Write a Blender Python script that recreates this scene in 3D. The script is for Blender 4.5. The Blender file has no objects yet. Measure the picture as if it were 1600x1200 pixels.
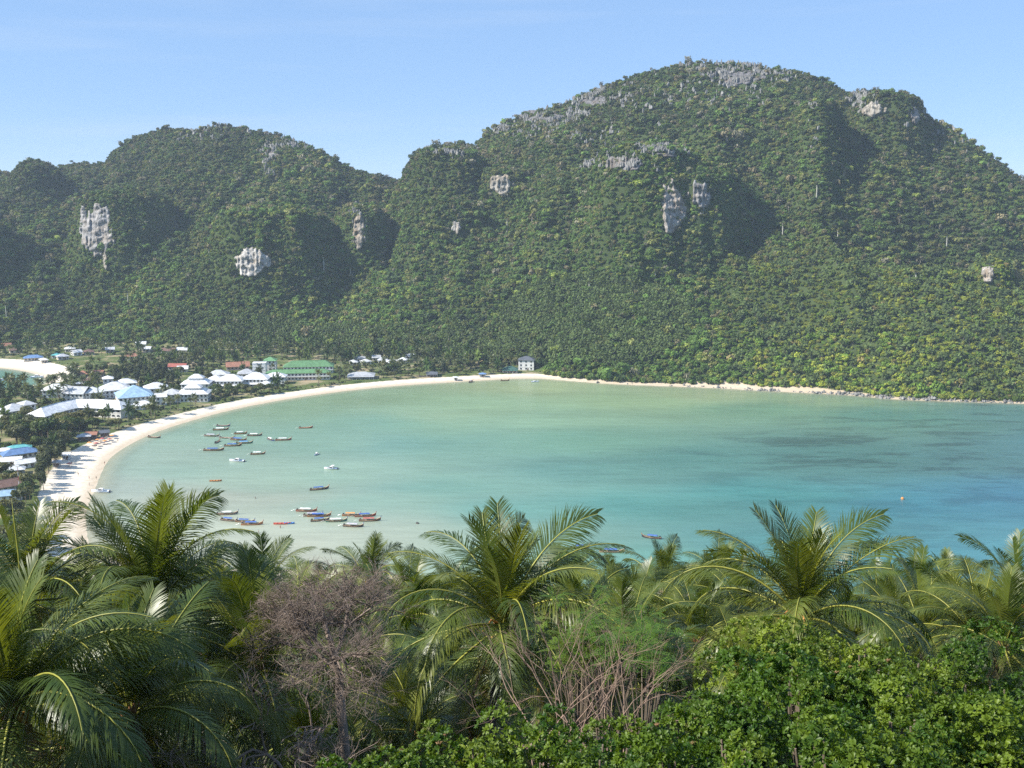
import bpy, math, random
import numpy as np
from mathutils import Vector, Matrix, Euler

# ------------------------------------------------------------------ camera, sky, sun, exposure
SC = bpy.context.scene
C = SC.collection
CAM_H = 150.0
PITCH = math.radians(10.24)
SUN_EL, SUN_AZ = math.radians(40), math.radians(-107)      # azimuth from +Y towards +X: the sun stands to the left

cam_d = bpy.data.cameras.new('camera'); cam = bpy.data.objects.new('camera', cam_d); C.objects.link(cam)
cam_d.sensor_width = 36; cam_d.lens = 36; cam_d.clip_start = 0.5; cam_d.clip_end = 20000
cam.location = (0, 0, CAM_H); cam.rotation_euler = (math.pi/2 - PITCH, 0, 0)
SC.camera = cam

world = bpy.data.worlds.new('World'); SC.world = world; world.use_nodes = True
wn = world.node_tree; wn.nodes.clear()
w_out = wn.nodes.new('ShaderNodeOutputWorld'); w_bg = wn.nodes.new('ShaderNodeBackground')
w_sky = wn.nodes.new('ShaderNodeTexSky'); w_sky.sky_type = 'NISHITA'; w_sky.sun_disc = False
w_sky.sun_elevation = SUN_EL; w_sky.sun_rotation = SUN_AZ
w_sky.altitude = 1500; w_sky.air_density = 1.0; w_sky.dust_density = 0.0; w_sky.ozone_density = 6.0
# thin cirrus streaks, low and faint
w_tc = wn.nodes.new('ShaderNodeTexCoord'); w_map = wn.nodes.new('ShaderNodeMapping')
w_map.inputs['Scale'].default_value = (1.2, 1.2, 16.0); w_map.inputs['Rotation'].default_value = (0.02, 0.05, 0.3)
w_ns = wn.nodes.new('ShaderNodeTexNoise'); w_ns.inputs['Scale'].default_value = 2.2
w_ns.inputs['Detail'].default_value = 6; w_ns.inputs['Roughness'].default_value = 0.55
w_rp = wn.nodes.new('ShaderNodeMapRange'); w_rp.inputs['From Min'].default_value = 0.50; w_rp.inputs['From Max'].default_value = 0.85
w_rp.inputs['To Min'].default_value = 0.0; w_rp.inputs['To Max'].default_value = 0.30
w_mx = wn.nodes.new('ShaderNodeMix'); w_mx.data_type = 'RGBA'
w_mx.inputs['B'].default_value = (3.6, 4.1, 4.8, 1)
wn.links.new(w_tc.outputs['Generated'], w_map.inputs['Vector']); wn.links.new(w_map.outputs[0], w_ns.inputs['Vector'])
wn.links.new(w_ns.outputs['Fac'], w_rp.inputs['Value']); wn.links.new(w_rp.outputs[0], w_mx.inputs['Factor'])
w_air = wn.nodes.new('ShaderNodeMix'); w_air.data_type = 'RGBA'; w_air.inputs['Factor'].default_value = 0.72      # even, slightly veiled blue
w_air.inputs['B'].default_value = (1.62, 2.64, 4.35, 1); wn.links.new(w_sky.outputs[0], w_air.inputs['A']); wn.links.new(w_air.outputs['Result'], w_mx.inputs['A']); wn.links.new(w_mx.outputs['Result'], w_bg.inputs['Color'])
w_bg.inputs['Strength'].default_value = 0.108
wn.links.new(w_bg.outputs[0], w_out.inputs['Surface'])

sun_d = bpy.data.lights.new('sun', 'SUN'); sun = bpy.data.objects.new('sun', sun_d); C.objects.link(sun)
sun_d.energy = 4.6; sun_d.angle = math.radians(0.53); sun_d.color = (1.0, 0.95, 0.86)
SUN_V = Vector((math.sin(SUN_AZ)*math.cos(SUN_EL), math.cos(SUN_AZ)*math.cos(SUN_EL), math.sin(SUN_EL)))
sun.rotation_euler = SUN_V.to_track_quat('Z', 'Y').to_euler(); sun.location = (-300, -80, 500)

vs = SC.view_settings; vs.view_transform = 'Standard'; vs.look = 'None'; vs.gamma = 1.0; vs.exposure = 0.92; vs.use_curve_mapping = False
cy = SC.cycles
cy.max_bounces = 5; cy.diffuse_bounces = 2; cy.glossy_bounces = 2; cy.transmission_bounces = 3; cy.volume_bounces = 1
cy.transparent_max_bounces = 6; cy.caustics_reflective = False; cy.caustics_refractive = False
cy.use_denoising = False; cy.use_adaptive_sampling = False
cy.sample_clamp_indirect = 4.0

rng = np.random.default_rng(7)
rnd = random.Random(11)
HAZE_DENSITY = 0.000085

# ------------------------------------------------------------------ helpers
CP, SP = math.cos(PITCH), math.sin(PITCH)
def ray(px, py):
    """unit-depth ray of a photo pixel (1600 x 1200): world direction"""
    u = (px-800)/1600.0; v = (600-py)/1600.0
    return np.array([u, CP+v*SP, -SP+v*CP])
def at(px, py, z=0.0):
    d = ray(px, py); t = (z-CAM_H)/d[2]
    return Vector((d[0]*t, d[1]*t, z))
def at_dist(px, py, dist):
    d = ray(px, py); t = dist/d[1]
    return Vector((d[0]*t, d[1]*t, CAM_H+d[2]*t))
def to_px(x, y, z):
    zz = z-CAM_H; dep = y*CP-zz*SP; up = y*SP+zz*CP
    return 800+1600*x/dep, 600-1600*up/dep
def col_tan(px, py): d = ray(px, py); return d[0]/d[1]
def slope_of(px, py): d = ray(px, py); return d[2]/d[1]

def lin(r, g, b):
    f = lambda c: (c/255/12.92) if c/255 <= 0.04045 else ((c/255+0.055)/1.055)**2.4
    return (f(r), f(g), f(b))

def tag(o, label=None, cat=None, group=None, kind=None):
    if label: o['label'] = label
    if cat: o['category'] = cat
    if group: o['group'] = group
    if kind: o['kind'] = kind
    return o
def empty(name, loc=(0, 0, 0), rz=0.0):
    o = bpy.data.objects.new(name, None); C.objects.link(o); o.location = loc; o.rotation_euler = (0, 0, rz)
    o.empty_display_size = 0.2
    return o
def link(name, me, parent=None, loc=None, rot=None, scale=None):
    o = bpy.data.objects.new(name, me); C.objects.link(o)
    if parent is not None: o.parent = parent
    if loc is not None: o.location = loc
    if rot is not None: o.rotation_euler = rot
    if scale is not None: o.scale = scale if hasattr(scale, '__len__') else (scale,)*3
    return o

class MB:
    """collects shapes; mesh() makes ONE mesh of them"""
    def __init__(s): s.v = []; s.f = []; s.m = []
    def add(s, vs_, fs, mi=0):
        b = len(s.v); s.v.extend([tuple(p) for p in vs_]); s.f.extend([tuple(i+b for i in f) for f in fs]); s.m.extend([mi]*len(fs)); return s
    def box(s, x0, x1, y0, y1, z0, z1, mi=0):
        return s.add([(x0,y0,z0),(x1,y0,z0),(x1,y1,z0),(x0,y1,z0),(x0,y0,z1),(x1,y0,z1),(x1,y1,z1),(x0,y1,z1)],
              [(0,3,2,1),(4,5,6,7),(0,1,5,4),(1,2,6,5),(2,3,7,6),(3,0,4,7)], mi)
    def tube(s, pts, rad, n=6, mi=0, cap=True):
        pts = [Vector(p) for p in pts]; k = len(pts)
        if not hasattr(rad, '__len__'): rad = [rad]*k
        vs_ = []; ref = None
        for i, p in enumerate(pts):
            t = (pts[min(i+1, k-1)]-pts[max(i-1, 0)])
            t = t.normalized() if t.length > 1e-9 else Vector((0, 0, 1))
            if ref is None: ref = Vector((1, 0, 0)) if abs(t.x) < 0.8 else Vector((0, 1, 0))
            a = (ref-t*ref.dot(t)).normalized(); ref = a; b = t.cross(a)
            for j in range(n):
                an = 2*math.pi*j/n; vs_.append(p+(a*math.cos(an)+b*math.sin(an))*rad[i])
        fs = [(i*n+j, i*n+(j+1) % n, (i+1)*n+(j+1) % n, (i+1)*n+j) for i in range(k-1) for j in range(n)]
        if cap: fs += [tuple(range(n-1, -1, -1)), tuple(range((k-1)*n, k*n))]
        return s.add(vs_, fs, mi)
    def grid(s, rows, mi=0):
        r, c = len(rows), len(rows[0])
        return s.add([p for row in rows for p in row], [(i*c+j, i*c+j+1, (i+1)*c+j+1, (i+1)*c+j) for i in range(r-1) for j in range(c-1)], mi)
    def mesh(s, name, mats, smooth=False):
        me = bpy.data.meshes.new(name); me.from_pydata(s.v, [], s.f)
        for m in (mats if isinstance(mats, (list, tuple)) else [mats]): me.materials.append(m)
        if any(s.m): me.polygons.foreach_set('material_index', s.m)
        if smooth: me.polygons.foreach_set('use_smooth', [True]*len(me.polygons))
        me.update(); return me
    def build(s, name, mats, parent=None, smooth=False, **k): return link(name, s.mesh(name, mats, smooth), parent, **k)

def np_mesh(name, verts, quads=None, tris=None, mats=(), smooth=False, midx=None):
    me = bpy.data.meshes.new(name); verts = np.asarray(verts, np.float32)
    nq = 0 if quads is None else len(quads); nt = 0 if tris is None else len(tris)
    loops = np.concatenate(([np.asarray(quads, np.int32).ravel()] if nq else []) + ([np.asarray(tris, np.int32).ravel()] if nt else []))
    me.vertices.add(len(verts)); me.vertices.foreach_set('co', verts.ravel())
    me.loops.add(len(loops)); me.loops.foreach_set('vertex_index', loops)
    me.polygons.add(nq+nt)
    st = np.concatenate([np.arange(nq)*4, nq*4+np.arange(nt)*3]).astype(np.int32)
    me.polygons.foreach_set('loop_start', st)
    if midx is not None: me.polygons.foreach_set('material_index', np.asarray(midx, np.int32))
    if smooth: me.polygons.foreach_set('use_smooth', np.ones(nq+nt, bool))
    for m in mats: me.materials.append(m)
    me.update(calc_edges=True); return me

# value noise / fbm in numpy
_LAT = np.random.default_rng(3).random((256, 256)).astype(np.float64)
def vnoise(x, y):
    xi = np.floor(x).astype(int); yi = np.floor(y).astype(int); fx = x-xi; fy = y-yi
    fx = fx*fx*(3-2*fx); fy = fy*fy*(3-2*fy)
    a = _LAT[xi % 256, yi % 256]; b = _LAT[(xi+1) % 256, yi % 256]; c = _LAT[xi % 256, (yi+1) % 256]; d = _LAT[(xi+1) % 256, (yi+1) % 256]
    return (a*(1-fx)+b*fx)*(1-fy)+(c*(1-fx)+d*fx)*fy
def fbm(x, y, o=4, g=0.5):
    s = 0; a = 1; t = 0
    for i in range(o): s = s+a*vnoise(x*2**i+17.3*i, y*2**i+9.1*i); t += a; a *= g
    return s/t*2-1
def sstep(a, b, x): t = np.clip((x-a)/(b-a), 0, 1); return t*t*(3-2*t)

# ------------------------------------------------------------------ materials
def nodes(name):
    m = bpy.data.materials.new(name); m.use_nodes = True; nt = m.node_tree
    return m, nt, nt.nodes, nt.links, nt.nodes['Principled BSDF'], nt.nodes['Material Output']
def N(nt, t, **k):
    n = nt.nodes.new(t)
    for a, b in k.items():
        if a in n.inputs: n.inputs[a].default_value = b
        else: setattr(n, a, b)
    return n
def rgb(c, a=1.0): return (c[0], c[1], c[2], a)

def paint(name, col, rough=0.6, var=0.25, scale=1.5, bump=0.0, bscale=20, spec=0.4, streak=False, metal=0.0):
    """a painted / plain surface with uneven tone, a little dirt and per-object variation"""
    m, nt, ns, lk, p, out = nodes(name)
    tc = N(nt, 'ShaderNodeTexCoord'); mp = N(nt, 'ShaderNodeMapping')
    if streak: mp.inputs['Scale'].default_value = (1, 1, 0.15)
    lk.new(tc.outputs['Object'], mp.inputs['Vector'])
    nz = N(nt, 'ShaderNodeTexNoise', Scale=scale, Detail=5.0, Roughness=0.6); lk.new(mp.outputs[0], nz.inputs['Vector'])
    mx = N(nt, 'ShaderNodeMix', data_type='RGBA')
    mx.inputs['A'].default_value = rgb([c*(1-var) for c in col]); mx.inputs['B'].default_value = rgb([min(1, c*(1+var*0.6)) for c in col])
    mr = N(nt, 'ShaderNodeMapRange'); mr.inputs['From Min'].default_value = 0.3; mr.inputs['From Max'].default_value = 0.7
    lk.new(nz.outputs['Fac'], mr.inputs['Value']); lk.new(mr.outputs[0], mx.inputs['Factor'])
    oi = N(nt, 'ShaderNodeObjectInfo'); hv = N(nt, 'ShaderNodeHueSaturation')
    mv = N(nt, 'ShaderNodeMapRange'); mv.inputs['To Min'].default_value = 0.85; mv.inputs['To Max'].default_value = 1.12
    lk.new(oi.outputs['Random'], mv.inputs['Value']); lk.new(mv.outputs[0], hv.inputs['Value'])
    lk.new(mx.outputs['Result'], hv.inputs['Color']); lk.new(hv.outputs[0], p.inputs['Base Color'])
    p.inputs['Roughness'].default_value = rough; p.inputs['Specular IOR Level'].default_value = spec; p.inputs['Metallic'].default_value = metal
    if bump:
        b = N(nt, 'ShaderNodeBump', Strength=bump, Distance=0.05); n2 = N(nt, 'ShaderNodeTexNoise', Scale=bscale, Detail=4.0)
        lk.new(tc.outputs['Object'], n2.inputs['Vector']); lk.new(n2.outputs['Fac'], b.inputs['Height']); lk.new(b.outputs[0], p.inputs['Normal'])
    return m

def leafmat(name, col, col2, trans=0.3, rough=0.5, spec=0.35, inst=None, scale=0.6, tcol=None, hue=0.03):
    """leaves: two greens mixed by noise, some light through the blade; inst = name of a per-instance colour"""
    m, nt, ns, lk, p, out = nodes(name)
    if inst:
        at_ = N(nt, 'ShaderNodeAttribute', attribute_type='INSTANCER', attribute_name=inst); src = at_.outputs['Color']
        geo = N(nt, 'ShaderNodeNewGeometry')
        nz = N(nt, 'ShaderNodeTexNoise', Scale=scale, Detail=2.0); lk.new(geo.outputs['Position'], nz.inputs['Vector'])
        hv = N(nt, 'ShaderNodeHueSaturation'); mr = N(nt, 'ShaderNodeMapRange'); mr.inputs['From Min'].default_value = 0.3; mr.inputs['From Max'].default_value = 0.7
        mr.inputs['To Min'].default_value = 0.7; mr.inputs['To Max'].default_value = 1.35
        lk.new(nz.outputs['Fac'], mr.inputs['Value']); lk.new(mr.outputs[0], hv.inputs['Value']); lk.new(src, hv.inputs['Color']); src = hv.outputs[0]
    else:
        tc = N(nt, 'ShaderNodeTexCoord')
        nz = N(nt, 'ShaderNodeTexNoise', Scale=scale, Detail=4.0); lk.new(tc.outputs['Object'], nz.inputs['Vector'])
        mr = N(nt, 'ShaderNodeMapRange'); mr.inputs['From Min'].default_value = 0.32; mr.inputs['From Max'].default_value = 0.68; lk.new(nz.outputs['Fac'], mr.inputs['Value'])
        mx = N(nt, 'ShaderNodeMix', data_type='RGBA'); mx.inputs['A'].default_value = rgb(col); mx.inputs['B'].default_value = rgb(col2)
        lk.new(mr.outputs[0], mx.inputs['Factor'])
        oi = N(nt, 'ShaderNodeObjectInfo'); hv = N(nt, 'ShaderNodeHueSaturation')
        a = N(nt, 'ShaderNodeMapRange'); a.inputs['To Min'].default_value = 0.5-hue; a.inputs['To Max'].default_value = 0.5+hue*0.6
        b = N(nt, 'ShaderNodeMapRange'); b.inputs['To Min'].default_value = 1.25; b.inputs['To Max'].default_value = 0.72
        lk.new(oi.outputs['Random'], a.inputs['Value']); lk.new(oi.outputs['Random'], b.inputs['Value'])
        lk.new(a.outputs[0], hv.inputs['Hue']); lk.new(b.outputs[0], hv.inputs['Value']); lk.new(mx.outputs['Result'], hv.inputs['Color']); src = hv.outputs[0]
    lk.new(src, p.inputs['Base Color']); p.inputs['Roughness'].default_value = rough; p.inputs['Specular IOR Level'].default_value = spec
    tr = N(nt, 'ShaderNodeBsdfTranslucent'); ms = N(nt, 'ShaderNodeMixShader'); ms.inputs[0].default_value = trans
    tm = N(nt, 'ShaderNodeMix', data_type='RGBA', blend_type='MULTIPLY'); tm.inputs['Factor'].default_value = 1.0
    tm.inputs['B'].default_value = rgb(tcol or (1.7, 1.6, 0.6)); lk.new(src, tm.inputs['A']); lk.new(tm.outputs['Result'], tr.inputs['Color'])
    lk.new(p.outputs[0], ms.inputs[1]); lk.new(tr.outputs[0], ms.inputs[2]); lk.new(ms.outputs[0], out.inputs['Surface'])
    return m

def barkmat(name, col, rings=False, scale=6):
    m, nt, ns, lk, p, out = nodes(name)
    tc = N(nt, 'ShaderNodeTexCoord'); nz = N(nt, 'ShaderNodeTexNoise', Scale=scale, Detail=5.0); lk.new(tc.outputs['Object'], nz.inputs['Vector'])
    mx = N(nt, 'ShaderNodeMix', data_type='RGBA'); mx.inputs['A'].default_value = rgb([c*0.55 for c in col]); mx.inputs['B'].default_value = rgb([c*1.3 for c in col])
    lk.new(nz.outputs['Fac'], mx.inputs['Factor']); lk.new(mx.outputs['Result'], p.inputs['Base Color'])
    p.inputs['Roughness'].default_value = 0.9; p.inputs['Specular IOR Level'].default_value = 0.15
    b = N(nt, 'ShaderNodeBump', Strength=0.6, Distance=0.03)
    if rings:
        wv = N(nt, 'ShaderNodeTexWave', Scale=4.0, Distortion=2.0, bands_direction='Z'); lk.new(tc.outputs['Object'], wv.inputs['Vector']); lk.new(wv.outputs['Fac'], b.inputs['Height'])
    else: lk.new(nz.outputs['Fac'], b.inputs['Height'])
    lk.new(b.outputs[0], p.inputs['Normal']); return m

M = {}
def terrain_mat():
    m, nt, ns, lk, p, out = nodes('terrain')
    tc = N(nt, 'ShaderNodeTexCoord')
    sa = N(nt, 'ShaderNodeAttribute', attribute_name='sand'); fo = N(nt, 'ShaderNodeAttribute', attribute_name='wood'); we = N(nt, 'ShaderNodeAttribute', attribute_name='wet')
    n1 = N(nt, 'ShaderNodeTexNoise', Scale=0.05, Detail=8.0, Roughness=0.65); n2 = N(nt, 'ShaderNodeTexNoise', Scale=0.35, Detail=6.0, Roughness=0.65)
    for n in (n1, n2): lk.new(tc.outputs['Object'], n.inputs['Vector'])
    r = N(nt, 'ShaderNodeValToRGB'); e = r.color_ramp.elements
    e[0].position = 0.36; e[0].color = (0.065, 0.100, 0.026, 1); e[1].position = 0.64; e[1].color = (0.34, 0.27, 0.17, 1)
    x = e.new(0.5); x.color = (0.10, 0.125, 0.04, 1); lk.new(n1.outputs['Fac'], r.inputs['Fac'])
    mx = N(nt, 'ShaderNodeMix', data_type='RGBA'); mx.inputs['B'].default_value = (0.052, 0.072, 0.024, 1)
    lk.new(r.outputs[0], mx.inputs['A']); lk.new(fo.outputs['Fac'], mx.inputs['Factor'])
    # sand
    sr = N(nt, 'ShaderNodeMix', data_type='RGBA'); sr.inputs['A'].default_value = (0.60, 0.51, 0.39, 1); sr.inputs['B'].default_value = (0.78, 0.71, 0.60, 1)
    smr = N(nt, 'ShaderNodeMapRange'); smr.inputs['From Min'].default_value = 0.35; smr.inputs['From Max'].default_value = 0.65
    lk.new(n2.outputs['Fac'], smr.inputs['Value']); lk.new(smr.outputs[0], sr.inputs['Factor'])
    ww = N(nt, 'ShaderNodeMix', data_type='RGBA'); ww.inputs['B'].default_value = (0.47, 0.38, 0.27, 1); lk.new(sr.outputs['Result'], ww.inputs['A']); lk.new(we.outputs['Fac'], ww.inputs['Factor'])
    # ragged edge between sand and grass
    ad = N(nt, 'ShaderNodeMath', operation='ADD'); sb = N(nt, 'ShaderNodeMath', operation='MULTIPLY_ADD'); sb.inputs[1].default_value = 0.5; sb.inputs[2].default_value = -0.25
    lk.new(n2.outputs['Fac'], sb.inputs[0]); lk.new(sa.outputs['Fac'], ad.inputs[0]); lk.new(sb.outputs[0], ad.inputs[1])
    st = N(nt, 'ShaderNodeMapRange', interpolation_type='SMOOTHSTEP'); st.inputs['From Min'].default_value = 0.4; st.inputs['From Max'].default_value = 0.6; lk.new(ad.outputs[0], st.inputs['Value'])
    fx = N(nt, 'ShaderNodeMix', data_type='RGBA'); lk.new(mx.outputs['Result'], fx.inputs['A']); lk.new(ww.outputs['Result'], fx.inputs['B']); lk.new(st.outputs[0], fx.inputs['Factor'])
    lk.new(fx.outputs['Result'], p.inputs['Base Color']); p.inputs['Roughness'].default_value = 0.95; p.inputs['Specular IOR Level'].default_value = 0.1
    b = N(nt, 'ShaderNodeBump', Strength=0.5, Distance=0.4); lk.new(n2.outputs['Fac'], b.inputs['Height']); lk.new(b.outputs[0], p.inputs['Normal'])
    return m
M['terrain'] = terrain_mat()

def water_mat():
    m, nt, ns, lk, p, out = nodes('bay_water')
    tc = N(nt, 'ShaderNodeTexCoord'); wc = N(nt, 'ShaderNodeAttribute', attribute_name='wcol'); al = N(nt, 'ShaderNodeAttribute', attribute_name='deep'); rf = N(nt, 'ShaderNodeAttribute', attribute_name='reef')
    # reef and weed patches on the bottom, stretched sideways by wind and current
    mp = N(nt, 'ShaderNodeMapping'); mp.inputs['Scale'].default_value = (0.28, 1.0, 1.0); mp.inputs['Rotation'].default_value = (0, 0, 0.10)
    lk.new(tc.outputs['Object'], mp.inputs['Vector'])
    n1 = N(nt, 'ShaderNodeTexNoise', Scale=0.05, Detail=10.0, Roughness=0.74, Distortion=0.4); lk.new(mp.outputs[0], n1.inputs['Vector'])
    r1 = N(nt, 'ShaderNodeMapRange', interpolation_type='SMOOTHSTEP'); r1.inputs['From Min'].default_value = 0.47; r1.inputs['From Max'].default_value = 0.60; lk.new(n1.outputs['Fac'], r1.inputs['Value'])
    n2 = N(nt, 'ShaderNodeTexNoise', Scale=0.16, Detail=6.0, Roughness=0.7); lk.new(mp.outputs[0], n2.inputs['Vector'])
    r2 = N(nt, 'ShaderNodeMapRange', interpolation_type='SMOOTHSTEP'); r2.inputs['From Min'].default_value = 0.55; r2.inputs['From Max'].default_value = 0.72; lk.new(n2.outputs['Fac'], r2.inputs['Value'])
    mxm = N(nt, 'ShaderNodeMath', operation='MAXIMUM'); h = N(nt, 'ShaderNodeMath', operation='MULTIPLY'); h.inputs[1].default_value = 0.55
    lk.new(r2.outputs[0], h.inputs[0]); lk.new(r1.outputs[0], mxm.inputs[0]); lk.new(h.outputs[0], mxm.inputs[1])
    ml = N(nt, 'ShaderNodeMath', operation='MULTIPLY'); lk.new(mxm.outputs[0], ml.inputs[0]); lk.new(rf.outputs['Fac'], ml.inputs[1])
    dk = N(nt, 'ShaderNodeMix', data_type='RGBA', blend_type='MULTIPLY'); dk.inputs['B'].default_value = (0.52, 0.50, 0.54, 1)
    lk.new(wc.outputs['Color'], dk.inputs['A']); lk.new(ml.outputs[0], dk.inputs['Factor'])
    # light sand ripples
    n3 = N(nt, 'ShaderNodeTexNoise', Scale=0.018, Detail=6.0, Roughness=0.6); lk.new(mp.outputs[0], n3.inputs['Vector'])
    hv = N(nt, 'ShaderNodeHueSaturation'); m3 = N(nt, 'ShaderNodeMapRange'); m3.inputs['From Min'].default_value = 0.3; m3.inputs['From Max'].default_value = 0.7
    m3.inputs['To Min'].default_value = 0.86; m3.inputs['To Max'].default_value = 1.13
    lk.new(n3.outputs['Fac'], m3.inputs['Value']); lk.new(m3.outputs[0], hv.inputs['Value']); lk.new(dk.outputs['Result'], hv.inputs['Color'])
    mz = N(nt, 'ShaderNodeMapping'); mz.inputs['Scale'].default_value = (0.16, 1.0, 1.0); mz.inputs['Rotation'].default_value = (0, 0, 0.06); lk.new(tc.outputs['Object'], mz.inputs['Vector'])
    n4 = N(nt, 'ShaderNodeTexNoise', Scale=0.22, Detail=7.0, Roughness=0.75); lk.new(mz.outputs[0], n4.inputs['Vector'])
    h4 = N(nt, 'ShaderNodeHueSaturation'); m4 = N(nt, 'ShaderNodeMapRange'); m4.inputs['From Min'].default_value = 0.3; m4.inputs['From Max'].default_value = 0.7; m4.inputs['To Min'].default_value = 0.88; m4.inputs['To Max'].default_value = 1.12
    lk.new(n4.outputs['Fac'], m4.inputs['Value']); lk.new(m4.outputs[0], h4.inputs['Value']); lk.new(hv.outputs[0], h4.inputs['Color'])
    lk.new(h4.outputs[0], p.inputs['Base Color'])
    p.inputs['Roughness'].default_value = 0.22; p.inputs['IOR'].default_value = 1.33; p.inputs['Specular IOR Level'].default_value = 0.35
    # wavelets
    mw = N(nt, 'ShaderNodeMapping'); mw.inputs['Scale'].default_value = (0.55, 1.0, 1.0); lk.new(tc.outputs['Object'], mw.inputs['Vector'])
    nw = N(nt, 'ShaderNodeTexNoise', Scale=0.9, Detail=5.0, Roughness=0.6); lk.new(mw.outputs[0], nw.inputs['Vector'])
    nb = N(nt, 'ShaderNodeTexNoise', Scale=0.12, Detail=3.0); lk.new(mw.outputs[0], nb.inputs['Vector'])
    sm = N(nt, 'ShaderNodeMath', operation='MULTIPLY_ADD'); sm.inputs[1].default_value = 2.0; lk.new(nb.outputs['Fac'], sm.inputs[0]); lk.new(nw.outputs['Fac'], sm.inputs[2])
    b = N(nt, 'ShaderNodeBump', Strength=0.55, Distance=0.22); lk.new(sm.outputs[0], b.inputs['Height']); lk.new(b.outputs[0], p.inputs['Normal'])
    tr = N(nt, 'ShaderNodeBsdfTransparent'); tr.inputs[0].default_value = (0.93, 0.97, 0.93, 1); ms = N(nt, 'ShaderNodeMixShader')
    lk.new(al.outputs['Fac'], ms.inputs[0]); lk.new(tr.outputs[0], ms.inputs[1]); lk.new(p.outputs[0], ms.inputs[2]); lk.new(ms.outputs[0], out.inputs['Surface'])
    return m
M['water'] = water_mat()

def rock_mat():
    m, nt, ns, lk, p, out = nodes('limestone')
    tc = N(nt, 'ShaderNodeTexCoord'); mp = N(nt, 'ShaderNodeMapping'); mp.inputs['Scale'].default_value = (1, 1, 0.22); lk.new(tc.outputs['Object'], mp.inputs['Vector'])
    n1 = N(nt, 'ShaderNodeTexNoise', Scale=0.34, Detail=9.0, Roughness=0.75); n2 = N(nt, 'ShaderNodeTexNoise', Scale=0.09, Detail=5.0); lk.new(mp.outputs[0], n1.inputs['Vector']); lk.new(tc.outputs['Object'], n2.inputs['Vector'])
    r = N(nt, 'ShaderNodeValToRGB'); e = r.color_ramp.elements; e[0].position = 0.36; e[0].color = (0.10, 0.10, 0.09, 1); e[1].position = 0.60; e[1].color = (0.50, 0.48, 0.45, 1)
    x = e.new(0.47); x.color = (0.26, 0.25, 0.235, 1); lk.new(n1.outputs['Fac'], r.inputs['Fac'])
    mx = N(nt, 'ShaderNodeMix', data_type='RGBA', blend_type='MULTIPLY'); mx.inputs['B'].default_value = (0.97, 0.86, 0.73, 1)
    mr = N(nt, 'ShaderNodeMapRange'); mr.inputs['From Min'].default_value = 0.48; mr.inputs['From Max'].default_value = 0.7; lk.new(n2.outputs['Fac'], mr.inputs['Value'])
    lk.new(r.outputs[0], mx.inputs['A']); lk.new(mr.outputs[0], mx.inputs['Factor']); 
    oc = N(nt, 'ShaderNodeMix', data_type='RGBA', blend_type='MULTIPLY'); oi = N(nt, 'ShaderNodeObjectInfo'); oc.inputs['Factor'].default_value = 1.0
    lk.new(mx.outputs['Result'], oc.inputs['A']); lk.new(oi.outputs['Color'], oc.inputs['B']); lk.new(oc.outputs['Result'], p.inputs['Base Color'])
    p.inputs['Roughness'].default_value = 0.95; p.inputs['Specular IOR Level'].default_value = 0.1
    b = N(nt, 'ShaderNodeBump', Strength=0.9, Distance=1.2); lk.new(n1.outputs['Fac'], b.inputs['Height']); lk.new(b.outputs[0], p.inputs['Normal'])
    return m
M['rock'] = rock_mat()
M['shard'] = paint('grey_limestone', (0.23, 0.225, 0.21), 0.95, 0.55, 0.9, spec=0.1, streak=True)

def roof_mat(name, col, rough=0.55, pitch=1.6):
    m = paint(name, col, rough, 0.30, 0.45); nt = m.node_tree; p = nt.nodes['Principled BSDF']; lk = nt.links
    tc = N(nt, 'ShaderNodeTexCoord'); wv = N(nt, 'ShaderNodeTexWave', Scale=pitch, Distortion=0.3, bands_direction='Z'); lk.new(tc.outputs['Object'], wv.inputs['Vector'])
    b = N(nt, 'ShaderNodeBump', Strength=0.5, Distance=0.08); lk.new(wv.outputs['Fac'], b.inputs['Height']); lk.new(b.outputs[0], p.inputs['Normal'])
    return m
for k, c in dict(roof_white=(0.70,0.70,0.70), roof_grey=(0.46,0.47,0.49), roof_pale=(0.58,0.59,0.60), roof_blue=(0.30,0.44,0.58), roof_slate=(0.12,0.13,0.15), roof_green=(0.13,0.27,0.12),
                 roof_red=(0.36,0.11,0.08), roof_brown=(0.17,0.10,0.075), roof_terra=(0.34,0.16,0.10), roof_cobalt=(0.15,0.26,0.47), roof_teal=(0.12,0.40,0.40), roof_dkgreen=(0.05,0.12,0.09), thatch=(0.26,0.20,0.14)).items():
    M[k] = roof_mat(k, c)
M['wall_white'] = paint('wall_white', (0.78,0.77,0.74), 0.8, 0.12, 0.6, 0.1, 12, streak=True)
M['wall_cream'] = paint('wall_cream', (0.66,0.58,0.46), 0.8, 0.15, 0.6, streak=True)
M['wall_pink'] = paint('wall_pink', (0.60,0.42,0.34), 0.8, 0.15, 0.6, streak=True)
M['wall_grey'] = paint('wall_grey', (0.36,0.36,0.35), 0.8, 0.2, 0.6, streak=True)
M['wood'] = paint('weathered_wood', (0.16,0.10,0.065), 0.75, 0.4, 5)
M['glass'] = paint('dark_glass', (0.035,0.045,0.06), 0.12, 0.3, 1.0, spec=0.6)
M['frame'] = paint('white_frame', (0.72,0.72,0.70), 0.5, 0.1, 2)
M['metal'] = paint('grey_metal', (0.30,0.31,0.32), 0.4, 0.2, 3, metal=0.6)
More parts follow.
